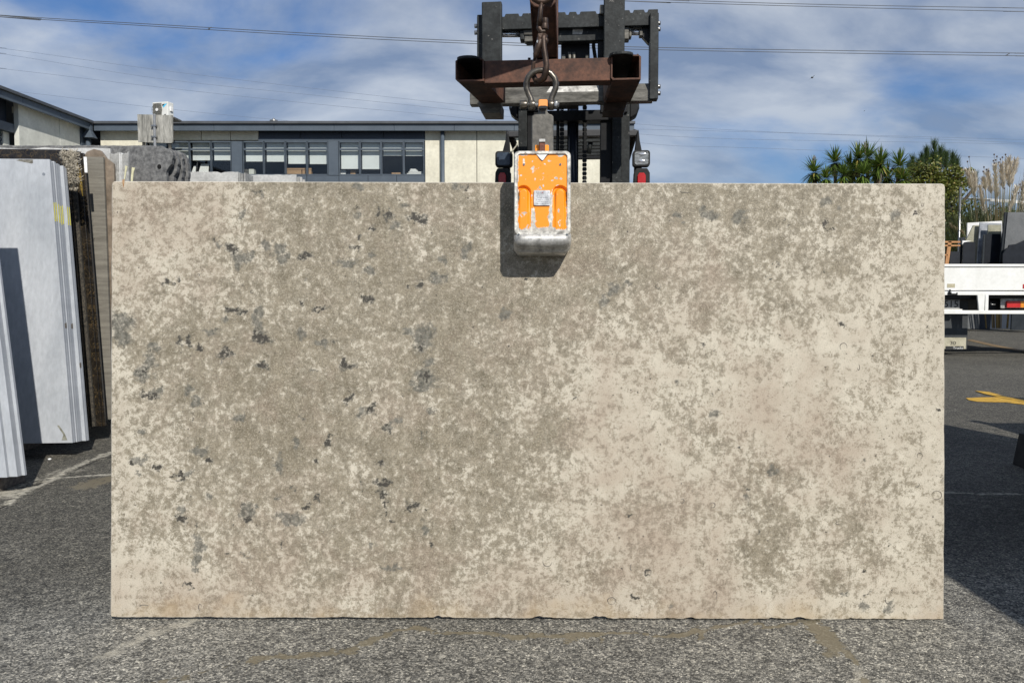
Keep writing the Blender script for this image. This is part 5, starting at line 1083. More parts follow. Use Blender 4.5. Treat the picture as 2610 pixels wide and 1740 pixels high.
for (px, py) in ((1335.5, 418), (1428.5, 418)):
    a = C(px, py, .0075); MB().cyl(a, a + Vector((0, .004, 0)), .0042, 14).build('screw', M['bolt'], clamp); MB().cyl(a - Vector((0, .0006, 0)), a + Vector((0, .003, 0)), .0020, 8).build('screw_hole', M['rubber'], clamp)
# torn white triangle at the top of the cover
MB().prism([tuple(C(x, y, .0076)) for x, y in ((1364, 390), (1399, 390), (1394, 394), (1390, 399), (1386, 406), (1382, 408), (1377, 403), (1371, 396))], (0, .001, 0)).build('bare_patch', M['paper'], clamp)
MB().prism([tuple(C(x, y, .0084)) for x, y in ((1362, 390), (1401, 391), (1395, 396), (1388, 405), (1382, 410), (1375, 404), (1369, 395))], (0, .001, 0)).build('bare_patch_edge', M['rust'], clamp)
# rating plate with small print
pl = MB(); pl.prism(rr(1361, 484.5, 1402.5, 523, 2, .0045), (0, .002, 0)); plate = pl.build('rating_plate', mottled('worn_metal_plate', (.45, .46, .47), (.66, .67, .68), 30, rough=.4, metal=.2, bumpd=0), clamp)
ink = mottled('faded_ink', (.10, .11, .16), (.22, .23, .28), 60, rough=.6, bumpd=0); inkr = mottled('red_ink', (.4, .05, .06), (.5, .1, .1), 30, bumpd=0)
rs = random.Random(3); tx = MB()
for r_i, yy in enumerate((489, 494, 499, 503, 508, 513, 518)):
    x = 1366 + rs.random() * 4
    while x < 1398:
        wd = rs.uniform(1.0, 3.4); a = C(x, yy, .0042); c = C(min(x + wd, 1399), yy + (1.6 if r_i == 0 else 1.0), .0042); tx.box((a.x, .0040, a.z), (c.x, .0046, c.z)); x += wd + rs.uniform(.8, 2.5)
tx.build('plate_print', ink, plate)
q = MB(); q.prism([tuple(C(x, y, .004)) for x, y in ((1380, 489), (1385, 489), (1382.5, 492.5))], (0, .0006, 0)); q.build('plate_emblem', inkr, plate)
# lifting strap, neck lug, release lever
sp_m = mottled('oily_steel_plate', (.07, .065, .055), (.16, .15, .13), 8, rough=.4, metal=.45, fine=60, fineamt=.4, bumpd=.0008)
dstr = .10
def Cs(px, py, d=dstr): return Vector(((px - CX) / F * (YCF + d), d, (CY - py) / F * (YCF + d)))
MB().prism([tuple(Cs(x, y)) for x, y in ((1355.5, 392), (1355.5, 298), (1357, 294), (1362, 292), (1368, 290), (1372.5, 286), (1372.5, 258), (1395.5, 258), (1395.5, 286), (1399, 290), (1405, 292), (1409, 294), (1411, 298), (1411, 392))], (0, .02, 0)).build('lifting_strap', sp_m, clamp, .003)
MB().prism([tuple(Cs(x, y, dstr - .02)) for x, y in ((1372.5, 272), (1372.5, 256), (1375, 253), (1394, 253), (1396, 256), (1396, 272))], (0, .055, 0)).build('lug', paint_mat('worn_orange_lug', (.80, .30, .06), amount=.58), clamp, .003)
MB().prism([tuple(Cs(x, y, dstr - .021)) for x, y in ((1373, 276), (1373, 272), (1378, 269.5), (1391, 269.5), (1396, 272), (1396, 276))], (0, .003, 0)).build('worn_notch', DM, clamp)
MB().prism([tuple(Cs(x, y, .055)) for x, y in ((1364, 392), (1364, 371), (1366, 369), (1397, 369), (1399, 371), (1399, 392))], (0, .03, 0)).build('lever_bracket', orange, clamp, .002)
MB().prism([tuple(Cs(x, y, .035)) for x, y in ((1374, 390), (1374, 358), (1376, 354), (1388, 354), (1389.5, 358), (1389.5, 390))], (0, .02, 0)).build('release_lever', mottled('rusty_red_lever', (.09, .025, .012), (.18, .06, .03), 20, rough=.5, metal=.3), clamp, .003)
MB().box(tuple(Cs(1373.5, 354, .03)), tuple(Cs(1390, 362, .03) + Vector((0, .026, 0)))).build('lever_cap', M['alu'], clamp, .002)
# housing bridging the slab top and the rear jaw
MB().box((C(1322, 0).x, .02, (CY - 458) * SC_), (C(1443, 0).x, DEP - .012, (CY - 392) * SC_)).build('housing', rimm, clamp, .004)
zt4 = (CY - 455) / F * SD
MB().box((C(1345, 0).x, DEP - .02, zt4 + .004), (C(1418, 0).x, DEP + .10, zt4 + .05)).build('bridge', DM, clamp, .004)
MB().box((C(1330, 0).x, DEP + TH + .002, zt4 - .22), (C(1435, 0).x, DEP + TH + .06, zt4 + .003)).build('rear_jaw', rimm, clamp, .006)
MB().box((C(1325, 0).x, DEP - .0075, (CY - 600) * SC_), (C(1440, 0).x, DEP - .0015, (CY - 480) * SC_)).build('grip_pad', M['rubber'], clamp, .001)

# ------------------------------------------------------------------ flat-deck truck, rear view
YT = 12.6
def T3(px, py, Y=YT): return P(px, py, Y)
XT0 = T3(2399, 700).x; XT1 = XT0 + 2.55; XTC = (XT0 + XT1) / 2
trk = empty('flatbed_truck', (XTC, YT, 0), label='white flatbed truck parked rear towards us at the right edge, loaded with slabs', cat='truck'); K(trk)
to = Vector(trk.location)
def tz(py, Y=YT): return P(2500, py, Y).z
def tb(name, x0, x1, z0, z1, y0, y1, mat, parent=trk, bevel=.006, label=None):
    return MB().box((x0 - XTC, y0 - YT, z0), (x1 - XTC, y1 - YT, z1)).build(name, mat, parent, bevel, label)
WP = M['white_paint']
zA, zB2, zC, zD, zE, zF2 = tz(673), tz(740), tz(742.5), tz(752), tz(791), tz(800)
tb('drop_side', XT0, XT1, zB2, zA - .05, YT, YT + .04, WP)
tb('drop_side_rim', XT0 - .01, XT1 + .01, zA - .045, zA, YT - .02, YT + .05, WP)
tb('drop_side', XT0, XT0 + .04, zB2, zA - .02, YT + .05, YT + 4.6, WP); tb('drop_side', XT1 - .04, XT1, zB2, zA - .02, YT + .05, YT + 4.6, WP)
tb('deck', XT0, XT1, zD, zC, YT - .01, YT + 4.6, WP)
tb('deck_underside', XT0 + .1, XT1 - .1, zD - .06, zD - .002, YT + .1, YT + 4.5, M['dark_metal'])
tb('underrun_bar', XT0, XT1, zF2, zE, YT - .03, YT + .05, WP)
def tx_(px, Y=YT): return P(px, 780, Y).x
tb('bar_bracket', tx_(2509), tx_(2517.5), zE, zD - .001, YT - .02, YT + .03, WP)
mb = MB(); mb.prism([(tx_(2489) - XTC, -.02, zD - .001), (tx_(2508) - XTC, -.02, zD - .001), (tx_(2507) - XTC, -.02, zE), (tx_(2494) - XTC, -.02, zE)], (0, .03, 0)); mb.build('bar_bracket', WP, trk, .003)
beige = mottled('beige_reflector', (.40, .36, .24), (.46, .42, .29), 10, bumpd=0)
a, c = T3(2414, 723), T3(2433.5, 733); tb('reflector', a.x, c.x, c.z, a.z, YT - .004, YT, beige, bevel=0)
a, c = T3(2607, 724), T3(2640, 735); tb('reflector', a.x, c.x, c.z, a.z, YT - .006, YT, M['red_lens'], bevel=0)
lt = MB(); a = T3(2428, 745); lt.box((a.x - .09 - XTC, -.03, a.z - .045), (a.x + .07 - XTC, -.011, a.z + .0)); lt.box((a.x - .075 - XTC, -.045, a.z - .02), (a.x - .055 - XTC, -.02, a.z + .05)); lt.build('tailgate_latch', M['dark_metal'], trk, .004)
lt = MB(); lt.box((a.x - .045 - XTC, -.05, a.z - .02), (a.x + .035 - XTC, -.03, a.z + .012)); lt.build('latch_plate', WP, trk, .004)
# number plate in the shade under the deck, tail lamp cluster
a, c = T3(2403, 764, YT + .25), T3(2446, 787, YT + .25); npm = mottled('dim_plate', (.30, .30, .29), (.36, .36, .35), 6, bumpd=0)
def text(txt, loc, size, mat, parent, name, rz=0.0, ext=.001, align='LEFT', squash=1.0):
    cu = bpy.data.curves.new(name, 'FONT'); cu.body = txt; cu.size = size; cu.extrude = ext; cu.align_x = align
    ob = bpy.data.objects.new(name, cu); COL.objects.link(ob); dg = bpy.context.evaluated_depsgraph_get(); dg.update()
    me = bpy.data.meshes.new_from_object(ob.evaluated_get(dg)); bpy.data.objects.remove(ob); bpy.data.curves.remove(cu)
    me.materials.clear(); me.materials.append(mat); me.transform(Matrix.Scale(squash, 4, (1, 0, 0)))
    o = bpy.data.objects.new(name, me); COL.objects.link(o); o.parent = parent; o.location = loc; o.rotation_euler = (R(90), 0, rz); return o
np_ = tb('number_plate', a.x - .08, c.x, c.z, a.z, YT + .25, YT + .26, npm)
text('515', (a.x - XTC + .015, .246, c.z + .028), .165, mottled('plate_black', (.01, .01, .01), (.02, .02, .02), 5, bumpd=0), np_, 'plate_digits', squash=1.05)
tb('plate_shelf', a.x - .1, c.x + .02, c.z - .03, c.z - .003, YT + .2, YT + .27, WP)
a, c = T3(2551, 758, YT + .2), T3(2640, 786, YT + .2); tb('lamp_board', a.x, c.x, c.z, a.z, YT + .2, YT + .22, M['alu'])
a, c = T3(2566, 767, YT + .17), T3(2600, 784, YT + .17); tb('tail_light', a.x, c.x, c.z, a.z, YT + .16, YT + .2, M['red_lens'])
a, c = T3(2600.5, 767, YT + .17), T3(2630, 784, YT + .17); tb('turn_signal', a.x, c.x, c.z, a.z, YT + .16, YT + .2, M['amber_lens'])
hk = MB(); hk.tube([T3(2523, 770, YT + .2) - to, T3(2527, 776, YT + .15) - to, T3(2536, 776, YT + .15) - to], .014, 8); hk.build('tow_hook', M['bolt'], trk)
for x_ in (XTC - .42, XTC + .42): tb('chassis_rail', x_ - .04, x_ + .04, zD - .32, zD - .07, YT + .3, YT + 7, M['dark_metal'])
tb('rear_crossmember', XTC - .38, XTC + .38, zD - .28, zD - .1, YT + .3, YT + .36, M['dark_metal'])
# wheels, mud flaps, cab
def wheel(xc, yc, r=.42, w=.26):
    mb = MB(); mb.cyl((xc - w / 2 - XTC, yc - YT, r), (xc + w / 2 - XTC, yc - YT, r), r, 32); o = mb.build('wheel', M['rubber'], trk, .05, seg=3)
    MB().cyl((xc + (w / 2 + .005) * (1 if xc > XTC else -1) - XTC, yc - YT, r), (xc + (w / 2 - .03) * (1 if xc > XTC else -1) - XTC, yc - YT, r), r * .55, 20).build('rim', WP, o)
for xc in (XT0 + .20, XT0 + .0, XT1 - .20, XT1 - .0): pass
for xc in (XT0 + .11, XT1 - .10): wheel(xc, YT + .95, w=.2); wheel(xc, YT + 4.9)
yfl = YT + .42; flm = mottled('dark_flap', (.025, .028, .03), (.045, .05, .055), 5, rough=.6, bumpd=0)
fa, fb = P(2398, 804, yfl), P(2465, 890, yfl)
fpl = MB(); fpl.box((fa.x - XTC, yfl - YT, fb.z + .001), (fb.x - XTC, yfl - YT + .012, zD - .1)); flap = fpl.build('mud_flap', flm, trk, .003)
cr_ = mottled('cream_flap_patch', (.36, .33, .24), (.48, .45, .34), 8, bumpd=0, speck=(30, .66, (.2, .18, .12)))
pa, pb = P(2404, 860, yfl - .004), P(2462, 889, yfl - .004)
pt = MB(); pt.box((pa.x - XTC, yfl - YT - .004, pb.z), (pb.x - XTC, yfl - YT - .001, pa.z)); patch = pt.build('flap_print', cr_, flap)
blk = mottled('print_black', (.012, .012, .012), (.03, .03, .03), 5, bumpd=0)
c = P(2421, 878, yfl - .006); text('30', (c.x - XTC, yfl - YT - .0065, c.z), .085, blk, patch, 'lettering', squash=1.25)
pa, pb = P(2410, 882, yfl - .006), P(2456, 890.5, yfl - .006); bx_ = MB().box((pa.x - XTC, yfl - YT - .0065, pb.z), (pb.x - XTC, yfl - YT - .0045, pa.z)).build('text_band', blk, patch)
text('Trucks', (P(2428, 889, yfl).x - XTC, yfl - YT - .009, pb.z + .010), .058, WP, patch, 'lettering', squash=1.1)
tb('mud_flap', XT1 - .45, XT1 - .02, fb.z, zD - .1, yfl, yfl + .012, flm)
cb_ = MB(); cb_.prism([(XT0 + .15 - XTC, 4.75, .55), (XT0 + .15 - XTC, 6.4, .55), (XT0 + .15 - XTC, 6.4, 1.4), (XT0 + .15 - XTC, 6.1, 2.3), (XT0 + .15 - XTC, 4.75, 2.35)], (2.12, 0, 0)); cb_.build('cab', WP, trk, .05)
tb('cab_window', XTC - .7, XTC + .7, 1.6, 2.15, YT + 4.74, YT + 4.749, M['glass'])

# slabs standing on the deck (each its own thing)
def quad_slab(pts, Y, th, mat, label, name='stone_slab', group='stone slabs standing on the truck deck', side=None, lean=.12, cat='stone slab'):
    zb = zC + .002; v = []
    for i, (x, y) in enumerate(pts):
        p = P(x, y, Y); v.append(p)
    zmin = min(p.z for p in v); zmax = max(p.z for p in v); out = []
    for p, (x, y) in zip(v, pts):
        k = (p.z - zb) / max(zmax - zb, .01); Yp = Y + lean * max(k, 0); q = P(x, y, Yp)
        if y > 660: q = Vector((q.x, Y, zb))
        out.append(tuple(q))
    mb = MB().prism(out, (.004, th, 0)); o = mb.build(name, mat, None, bevel=.002); c = P((pts[0][0] + pts[-1][0]) / 2, 690, Y); recenter(o, (c.x, Y, zb)); K(tag(o, label=label, cat=cat, group=group)); return o
black_shade_s = mottled('black_stone_and_shade', (.006, .008, .012), (.012, .015, .021), 8, rough=.45, spec=.15, fine=90, fineamt=.3, bumpd=0)
slate_shade_s = mottled('slate_and_shade_stone', (.012, .016, .02), (.022, .027, .032), 6, rough=.5, spec=.2, bumpd=0)
grey_s = mottled('mid_grey_basalt', (.085, .09, .092), (.12, .125, .128), 5, rough=.6, bumpd=0)
beige_s = mottled('beige_green_stone', (.22, .215, .15), (.33, .32, .24), 6, rough=.6, bumpd=0)
bluegrey = mottled('blue_grey_marble', (.16, .175, .20), (.34, .36, .39), 6, (.35, .6), rough=.45, bumpd=0)
quad_slab([(2466, 568), (2554, 563), (2556, 700), (2462, 700)], 14.0, .03, mottled('white_marble', (.62, .62, .6), (.74, .74, .72), 5, bumpd=0), 'white marble slab at the very back of the truck load')
quad_slab([(2462, 614), (2481, 574), (2496, 574), (2490, 700), (2452, 700)], 13.75, .03, beige_s, 'beige slab with a cut corner, left side of the truck load')
quad_slab([(2498, 567), (2553, 570), (2556, 700), (2484, 700)], 13.65, .03, bluegrey, 'blue grey veined marble slab in the middle of the truck load')
quad_slab([(2519, 573), (2552, 573), (2554, 700), (2512, 700)], 13.5, .03, beige_s, 'beige slab in front of the blue grey marble on the truck')
quad_slab([(2449, 606), (2461, 604), (2450, 700), (2440, 700)], 13.45, .05, slate_shade_s, 'narrow dark slate piece standing at the left of the truck load')
quad_slab([(2456, 616), (2486, 617), (2483, 700), (2447, 700)], 13.35, .03, black_shade_s, 'black slab standing in for shade below the white label, in front of the cut beige slab')  # black front slabs stand in for shade on the taller slabs behind
quad_slab([(2513, 597), (2551, 596), (2549, 700), (2503, 700)], 13.3, .03, black_shade_s, 'black slab standing in for shade before the beige and blue slabs')
quad_slab([(2508, 598), (2512, 597), (2503, 700), (2496, 700)], 13.25, .03, slate_shade_s, 'thin slate offcut leaning left of the black shade slab')
quad_slab([(2422, 641), (2447, 641), (2443, 700), (2416, 700)], 13.2, .03, black_shade_s, 'low black slab next to the orange timber crate')
quad_slab([(2453, 613), (2477, 614), (2456, 618), (2453, 624)], 13.34, .004, M['paper'], 'white paper label stuck on the edge of the black shade slab', name='paper_label', group=None, cat='label')
quad_slab([(2569, 541), (2660, 540), (2664, 700), (2549, 700)], 13.1, .03, grey_s, 'large mid grey slab, tallest on the truck, at the frame edge')
quad_slab([(2562, 541), (2568.5, 541), (2548, 700), (2541, 700)], 13.12, .04, slate_shade_s, 'dark edge slab pressed against the large grey slab')
quad_slab([(2556, 652), (2556, 648), (2566, 632), (2569, 633), (2573, 624), (2590, 622), (2612, 612), (2660, 604), (2664, 700), (2553, 700)], 12.95, .03, black_shade_s, 'black slab shaped as a jagged shadow before the large grey slab')  # jagged shadow on the grey slab, built as a black slab
quad_slab([(2418, 652), (2440, 652), (2440, 658), (2418, 658)], 13.6, .01, M['paper'], 'white sheet behind the orange timber crate', name='paper_sheet', group=None, cat='sheet')
# timber A-frame / crate on the deck, left
cr = empty('timber_crate', (P(2420, 700, 13.3).x, 13.3, zC), label='orange timber crate frame on the truck deck beside the hung slab', cat='crate'); K(cr); cro = Vector(cr.location)
for i, (x0_, y0_, x1_, y1_) in enumerate(((2396, 614.5, 2446, 619), (2396, 624, 2446, 628), (2396, 648, 2414, 652))):
    a, c = P(x0_, y0_, 13.3) - cro, P(x1_, y1_, 13.3) - cro; MB().box((a.x, -.02, c.z), (c.x, .03, a.z)).build('slat', M['timber'], cr, .003)
mb = MB(); mb.prism([tuple(P(x, y, 13.28) - cro) for x, y in ((2417, 615), (2426, 615), (2418, 674), (2409, 674))], (0, .03, 0)); mb.build('post', M['timber'], cr, .003)
a = P(2398, 615, 13.3) - cro; MB().box((a.x, .03, 0.002), (a.x + .06, .07, a.z)).build('post', M['timber'], cr, .003); MB().box((a.x, .07, 0.002), (a.x + .5, .5, .05)).build('base_board', M['timber'], cr, .003)

# ------------------------------------------------------------------ things standing in the shade behind the truck
for k, (xa, xb, ya, Y_, lab) in enumerate(((2462, 2500, 800, 19.5, 'dim grey slab rack seen under the truck, left one'), (2582, 2640, 790, 19.0, 'bluish stack with shade painted into its colour, under the truck at the frame edge'))):
    for j in range(3):
        a = G(xa + j * 7, 842, 0); p = P(xa + j * 9, 700, Y_); q_ = P(xb, 700, Y_); mb = MB(); mb.hexa([(p.x, Y_ + j * .1, .05), (q_.x, Y_ + j * .1, .05), (q_.x + .05, Y_ + j * .1 + .15, 1.6), (p.x + .1, Y_ + j * .1 + .15, 1.6)], (0, .04, 0)); o = mb.build('stone_slab', slate_shade_s if k else grey_s, None, bevel=.002); recenter(o, (p.x, Y_ + j * .1, .05)); K(tag(o, label=lab.replace('stack', ['front slab of the stack', 'middle slab of the stack', 'rear slab of the stack'][j]).replace('slab rack', ['slab, front of three,', 'slab, middle of three,', 'slab, rear of three,'][j]), cat='stone slab', group=f'slabs in the shade beyond the truck {"right" if k else "left"}'))  # right stack gets the dark stone so its colour carries the shade
wb = MB(); a = P(2100, 700, 20.2); wb.box((a.x, 20.2, 0), (a.x + 14, 20.4, 1.72)); o = wb.build('shade_wall', M['navy'], None, bevel=.01); recenter(o, (a.x + 7, 20.2, 0)); K(tag(o, label='low dark wall added as shade behind the truck', cat='wall'))  # dark wall added to fill the shade under and behind the truck

# ------------------------------------------------------------------ plants behind the yard
def blade(mb, o, d, L_, w_, droop, nseg=4, fold=.0):
    d = d.normalized(); side = d.cross(Vector((0, 0, 1))); side = side.normalized() if side.length > .05 else Vector((1, 0, 0)); vs = []; p = Vector(o); dd = d.copy()
    for k in range(nseg + 1):
        t = k / nseg; w = w_ * (1 - t) ** .6 * (.6 + .4 * min(1, t * 4)); vs += [p - side * w, p + side * w]; dd = (dd + Vector((0, 0, -droop / nseg))).normalized(); p = p + dd * (L_ / nseg)
    fs = [(2 * k, 2 * k + 1, 2 * k + 3, 2 * k + 2) for k in range(nseg)]; mb.add(vs, fs)
def leaf_mat(name, c0, c1, c2=None, sc=1.3, trans=.25):
    m, nt, b = new_mat(name); gi = N(nt, 'ShaderNodeNewGeometry'); co = obj_co(nt)
    r = ramp(nt, noise(nt, co, sc, 4), 0, .3, .7, c0, c1); rnd = ramp(nt, gi, 'Random Per Island', 0, 1, (.6, .6, .6), (1.35, 1.35, 1.25)); c = mix(nt, 1.0, r, rnd, 'MULTIPLY')
    if c2: 
        ry = ramp(nt, gi, 'Random Per Island', .86, .9); c = mix(nt, ry, c, c2)
    LK(nt, c, 0, b, 'Base Color'); b.inputs['Roughness'].default_value = .45
    tr = N(nt, 'ShaderNodeBsdfTranslucent'); LK(nt, c, 0, tr, 0); ms = N(nt, 'ShaderNodeMixShader', i={0: trans}); LK(nt, b, 0, ms, 1); LK(nt, tr, 0, ms, 2); LK(nt, ms, 0, nt.nodes['Material Output'], 0); return m
yuc = leaf_mat('yucca_leaf', (.07, .12, .022), (.15, .22, .04), (.34, .27, .07)); bark = mottled('bark', (.05, .035, .022), (.13, .10, .07), 10, rough=.9, bumpd=.01, stretch=(1, 1, .3))
rs = random.Random(99)
YY = 22.0
yu = empty('yucca_tree', (P(2200, 500, YY).x, YY, 0), label='clump of spiky yucca trees rising behind the slab at right', cat='yucca'); K(yu); yo = Vector(yu.location)
heads = [(2075, 433, 27, 0), (2128, 408, 27, .5), (2150, 440, 22, -.4), (2168, 425, 30, .3), (2188, 400, 28, -.2), (2212, 396, 30, .6), (2236, 424, 24, .2), (2244, 414, 29, -.3), (2292, 418, 27, .1), (2105, 448, 18, -.6), (2200, 440, 24, -.6), (2262, 446, 24, .4), (2300, 452, 22, -.3)]
for i, (px, py, rad, dy) in enumerate(heads):
    c = P(px, py + 6, YY + dy) - yo; L_ = rad / F * YY * 1.55; mb = MB()
    for k in range(170):
        z = rs.uniform(-.75, 1); th = rs.uniform(0, 2 * math.pi); rr_ = math.sqrt(max(0, 1 - z * z)); d = Vector((rr_ * math.cos(th), rr_ * math.sin(th), z)); blade(mb, c + d * .03 + Vector((0, 0, (z - .2) * .08)), d, L_ * rs.uniform(.75, 1.1), .026, .25 + (.5 if z < 0 else 0), 3)
    mb.build('leaf_rosette', yuc, yu)
    ss = MB(); 
    base = Vector((yo.x * 0 + (c.x * .5) + rs.uniform(-.2, .2), c.y * .6, 0)); ss.tube([base, base.lerp(c, .5) + Vector((rs.uniform(-.15, .15), 0, .0)), c - Vector((0, 0, .05))], [.11, .07, .05], 8); ss.build('trunk', bark, yu)
    sk = MB()
    for k in range(60):
        th = rs.uniform(0, 2 * math.pi); d = Vector((.35 * math.cos(th), .35 * math.sin(th), -1)); blade(sk, c - Vector((0, 0, .02 + .15 * rs.random())), d, L_ * rs.uniform(.5, .9), .014, .1, 2)
    sk.build('dead_leaf_skirt', leaf_mat('dry_yucca_leaf', (.10, .08, .04), (.2, .16, .08)) if i == 0 else bpy.data.materials['dry_yucca_leaf'], yu)
fs_ = mottled('dry_flower_stalk', (.16, .13, .11), (.28, .23, .2), 10, rough=.9, bumpd=0)
for px, y0, y1 in ((2075, 418, 398), (2205, 388, 362), (2243, 400, 377)):
    mb = MB(); b0, b1 = P(px, y0 + 12, YY) - yo, P(px, y1, YY) - yo; mb.tube([b0, b1], [.015, .006], 5)
    for k in range(26):
        t = .45 + .55 * rs.random(); p = b0.lerp(b1, t); th = rs.uniform(0, 6.28); l = .16 * (1.2 - t); mb.tube([p, p + Vector((l * math.cos(th), l * math.sin(th), l * .9))], [.005, .003], 3)
    mb.build('flower_stalk', fs_, yu)

def foliage(mb, c, rad, n, size, rs, squash=1.0, shell=.55):
    for k in range(n):
        while True:
            v = Vector((rs.uniform(-1, 1), rs.uniform(-1, 1), rs.uniform(-1, 1)))
            if shell < v.length < 1: break
        p = Vector(c) + Vector((v.x * rad[0], v.y * rad[1], v.z * rad[2])); nrm = (v + Vector((rs.uniform(-.8, .8), rs.uniform(-.8, .8), rs.uniform(-.2, 1.0)))).normalized()
        u = nrm.cross(Vector((rs.uniform(-1, 1), rs.uniform(-1, 1), rs.uniform(-1, 1)))).normalized(); w = nrm.cross(u); s = size * rs.uniform(.6, 1.3)
        mb.add([p - u * s, p - w * s * .5, p + u * s, p + w * s * .5], [(0, 1, 2, 3)])
def tree(name, px, py_base, Y, blobs, n, size, mat, label, trunk_h=None, cat='tree', trunkr=.12):
    t = empty(name, (P(px, 600, Y).x, Y, 0), label=label, cat=cat); K(t); o_ = Vector(t.location); r_ = random.Random(hash(label) % 1000 if False else len(label) * 7); mb = MB(); br = MB()
    for (bx, by, rx, ry) in blobs:
        c = P(bx, by, Y) - o_; k = Y / F; sub = max(3, int(n * rx * ry / sum(b[2] * b[3] for b in blobs) / 60))
        for s in range(sub):
            th = r_.uniform(0, 6.28); q = Vector((math.cos(th) * r_.uniform(.2, .85) * rx * k, r_.uniform(-.8, .8) * rx * k, r_.uniform(-.85, .85) * ry * k)); rr_ = r_.uniform(.25, .5) * min(rx, ry) * k; foliage(mb, c + q, (rr_ * 1.2, rr_ * 1.2, rr_), 60, size, r_)
        br.tube([Vector((0, 0, max(.4, c.z * .35))), c * .6 + Vector((0, 0, c.z * .1)), c], [trunkr * .6, trunkr * .4, trunkr * .15], 6)
    mb.build('crown', mat, t); br.tube([(0, 0, 0), (0, 0, max(.5, min(b_.z for b_ in [P(bl[0], bl[1], Y) for bl in blobs]) * .6))], [trunkr, trunkr * .7], 8); br.build('trunk', bark, t); return t
lm1 = leaf_mat('olive_leaf', (.09, .115, .018), (.17, .185, .03), (.24, .18, .05)); lm2 = leaf_mat('dark_leaf', (.035, .06, .014), (.07, .11, .025)); lm3 = leaf_mat('pine_leaf', (.05, .085, .03), (.09, .135, .05))
tree('broadleaf_tree', 2380, 600, 25.5, [(2370, 450, 50, 38), (2420, 470, 48, 40), (2330, 470, 40, 30), (2445, 450, 24, 28), (2400, 520, 60, 50), (2440, 560, 50, 50), (2350, 540, 50, 50)], 15000, .055, lm1, 'bushy olive green tree just above and right of the slab corner')
tree('broadleaf_tree', 2470, 650, 23.0, [(2450, 600, 45, 40), (2500, 560, 40, 30), (2420, 640, 30, 40), (2540, 580, 40, 45), (2590, 590, 50, 55)], 12000, .05, lm2, 'dark green shrub mass behind the truck load and pampas grass', cat='shrub')
# pine-like tree with upright tufts
pn_ = empty('pine_tree', (P(2375, 600, 30).x, 30, 0), label='tall conifer with upright feathery tufts behind the bushy tree', cat='tree'); K(pn_); po = Vector(pn_.location); mb = MB(); br = MB()
for (px, py, rx, ry) in ((2381, 372, 8, 30), (2362, 388, 12, 26), (2398, 386, 12, 26), (2350, 405, 12, 22), (2411, 400, 14, 24), (2428, 402, 9, 24), (2326, 410, 10, 24), (2380, 405, 26, 24), (2340, 420, 16, 20), (2485, 452, 6, 16), (2438, 412, 8, 20), (2318, 425, 8, 16)):
    c = P(px, py + ry * .6, 30) - po; k = 30 / F
    for s in range(int(260 * rx * ry / 300) + 60):
        z = rs.random(); th = rs.uniform(0, 6.28); r_ = rx * k * (1 - z) ** .7 * rs.random(); p = c + Vector((r_ * math.cos(th), r_ * math.sin(th), (z * 1.6 - .8) * ry * k)); d = Vector((math.cos(th) * .6, math.sin(th) * .6, 1)).normalized(); blade(mb, p, d, .34, .018, -.05, 1)
    br.tube([Vector((0, 0, 3)), Vector((c.x, c.y, c.z - ry * k)), c + Vector((0, 0, ry * k * .5))], [.12, .05, .02], 6)
mb.build('crown', lm3, pn_); br.tube([(0, 0, 0), (0, 0, 5)], [.22, .14], 8); br.build('trunk', bark, pn_)
# pampas grass
YPG = 21.2
pg = empty('pampas_grass', (P(2560, 600, YPG).x, YPG, 0), label='pampas grass with pale feathery plumes above the slabs on the truck', cat='grass clump'); K(pg); go = Vector(pg.location)
plm = mottled('plume_fluff', (.62, .54, .42), (.84, .76, .62), 6, rough=.95, bumpd=0)
for (x0_, y0_, x1_, y1_, w_) in ((2466, 438, 2484, 500, 6), (2482, 444, 2486, 492, 5), (2516, 442, 2527, 494, 6), (2536, 424, 2541, 505, 7), (2553, 424, 2557, 480, 6), (2563, 414, 2574, 478, 8), (2572, 406, 2580, 470, 8), (2590, 412, 2582, 450, 5), (2498, 478, 2510, 545, 5), (2508, 460, 2512, 486, 4), (2608, 470, 2603, 545, 6), (2592, 480, 2572, 540, 6), (2424, 576, 2458, 597, 6), (2620, 430, 2612, 500, 8)):
    tip = P(x0_, y0_, YPG) - go; bot = P(x1_, y1_, YPG) - go; k = YPG / F; pb_ = MB(); n_ = 230; w_ *= 1.35
    for s in range(n_):
        t = rs.random(); p = bot.lerp(tip, t); wd = w_ * k * math.sin(math.pi * min(.97, .12 + .85 * t)) * .8; th = rs.uniform(0, 6.28); d = (tip - bot).normalized() * .8 + Vector((math.cos(th), math.sin(th), 0)) * .42
        blade(pb_, p + Vector((math.cos(th), math.sin(th), 0)) * wd * .45 * rs.random(), d, .19, .012, .25, 2)
    pb_.tube([bot, bot.lerp(tip, .5), tip], [.012, wd + .01 if False else .02, .004], 5); pl_ = pb_.build('plume', plm, pg)
    root = Vector((bot.x * .55 + rs.uniform(-.15, .15), rs.uniform(-.2, .2), .1)); MB().tube([root, root.lerp(bot, .55) + Vector((0, 0, .12)), bot], [.012, .010, .007], 5).build('stem', leaf_mat('straw_stem', (.16, .15, .07), (.26, .23, .12)) if 'straw_stem' not in bpy.data.materials else bpy.data.materials['straw_stem'], pg)
gl_ = MB()
for k in range(1500):
    th = rs.uniform(0, 6.28); r_ = rs.random() * 1.0; root = Vector((r_ * math.cos(th), r_ * math.sin(th) * .5, .1)); d = Vector((math.cos(th) * .45 + rs.uniform(-.3, .3), math.sin(th) * .4, 1.6)); blade(gl_, root, d, rs.uniform(2.4, 4.4), .014, .55, 6)
gl_.build('leaf_blades', leaf_mat('pampas_leaf', (.06, .075, .03), (.14, .15, .06)), pg)['kind'] = 'stuff'
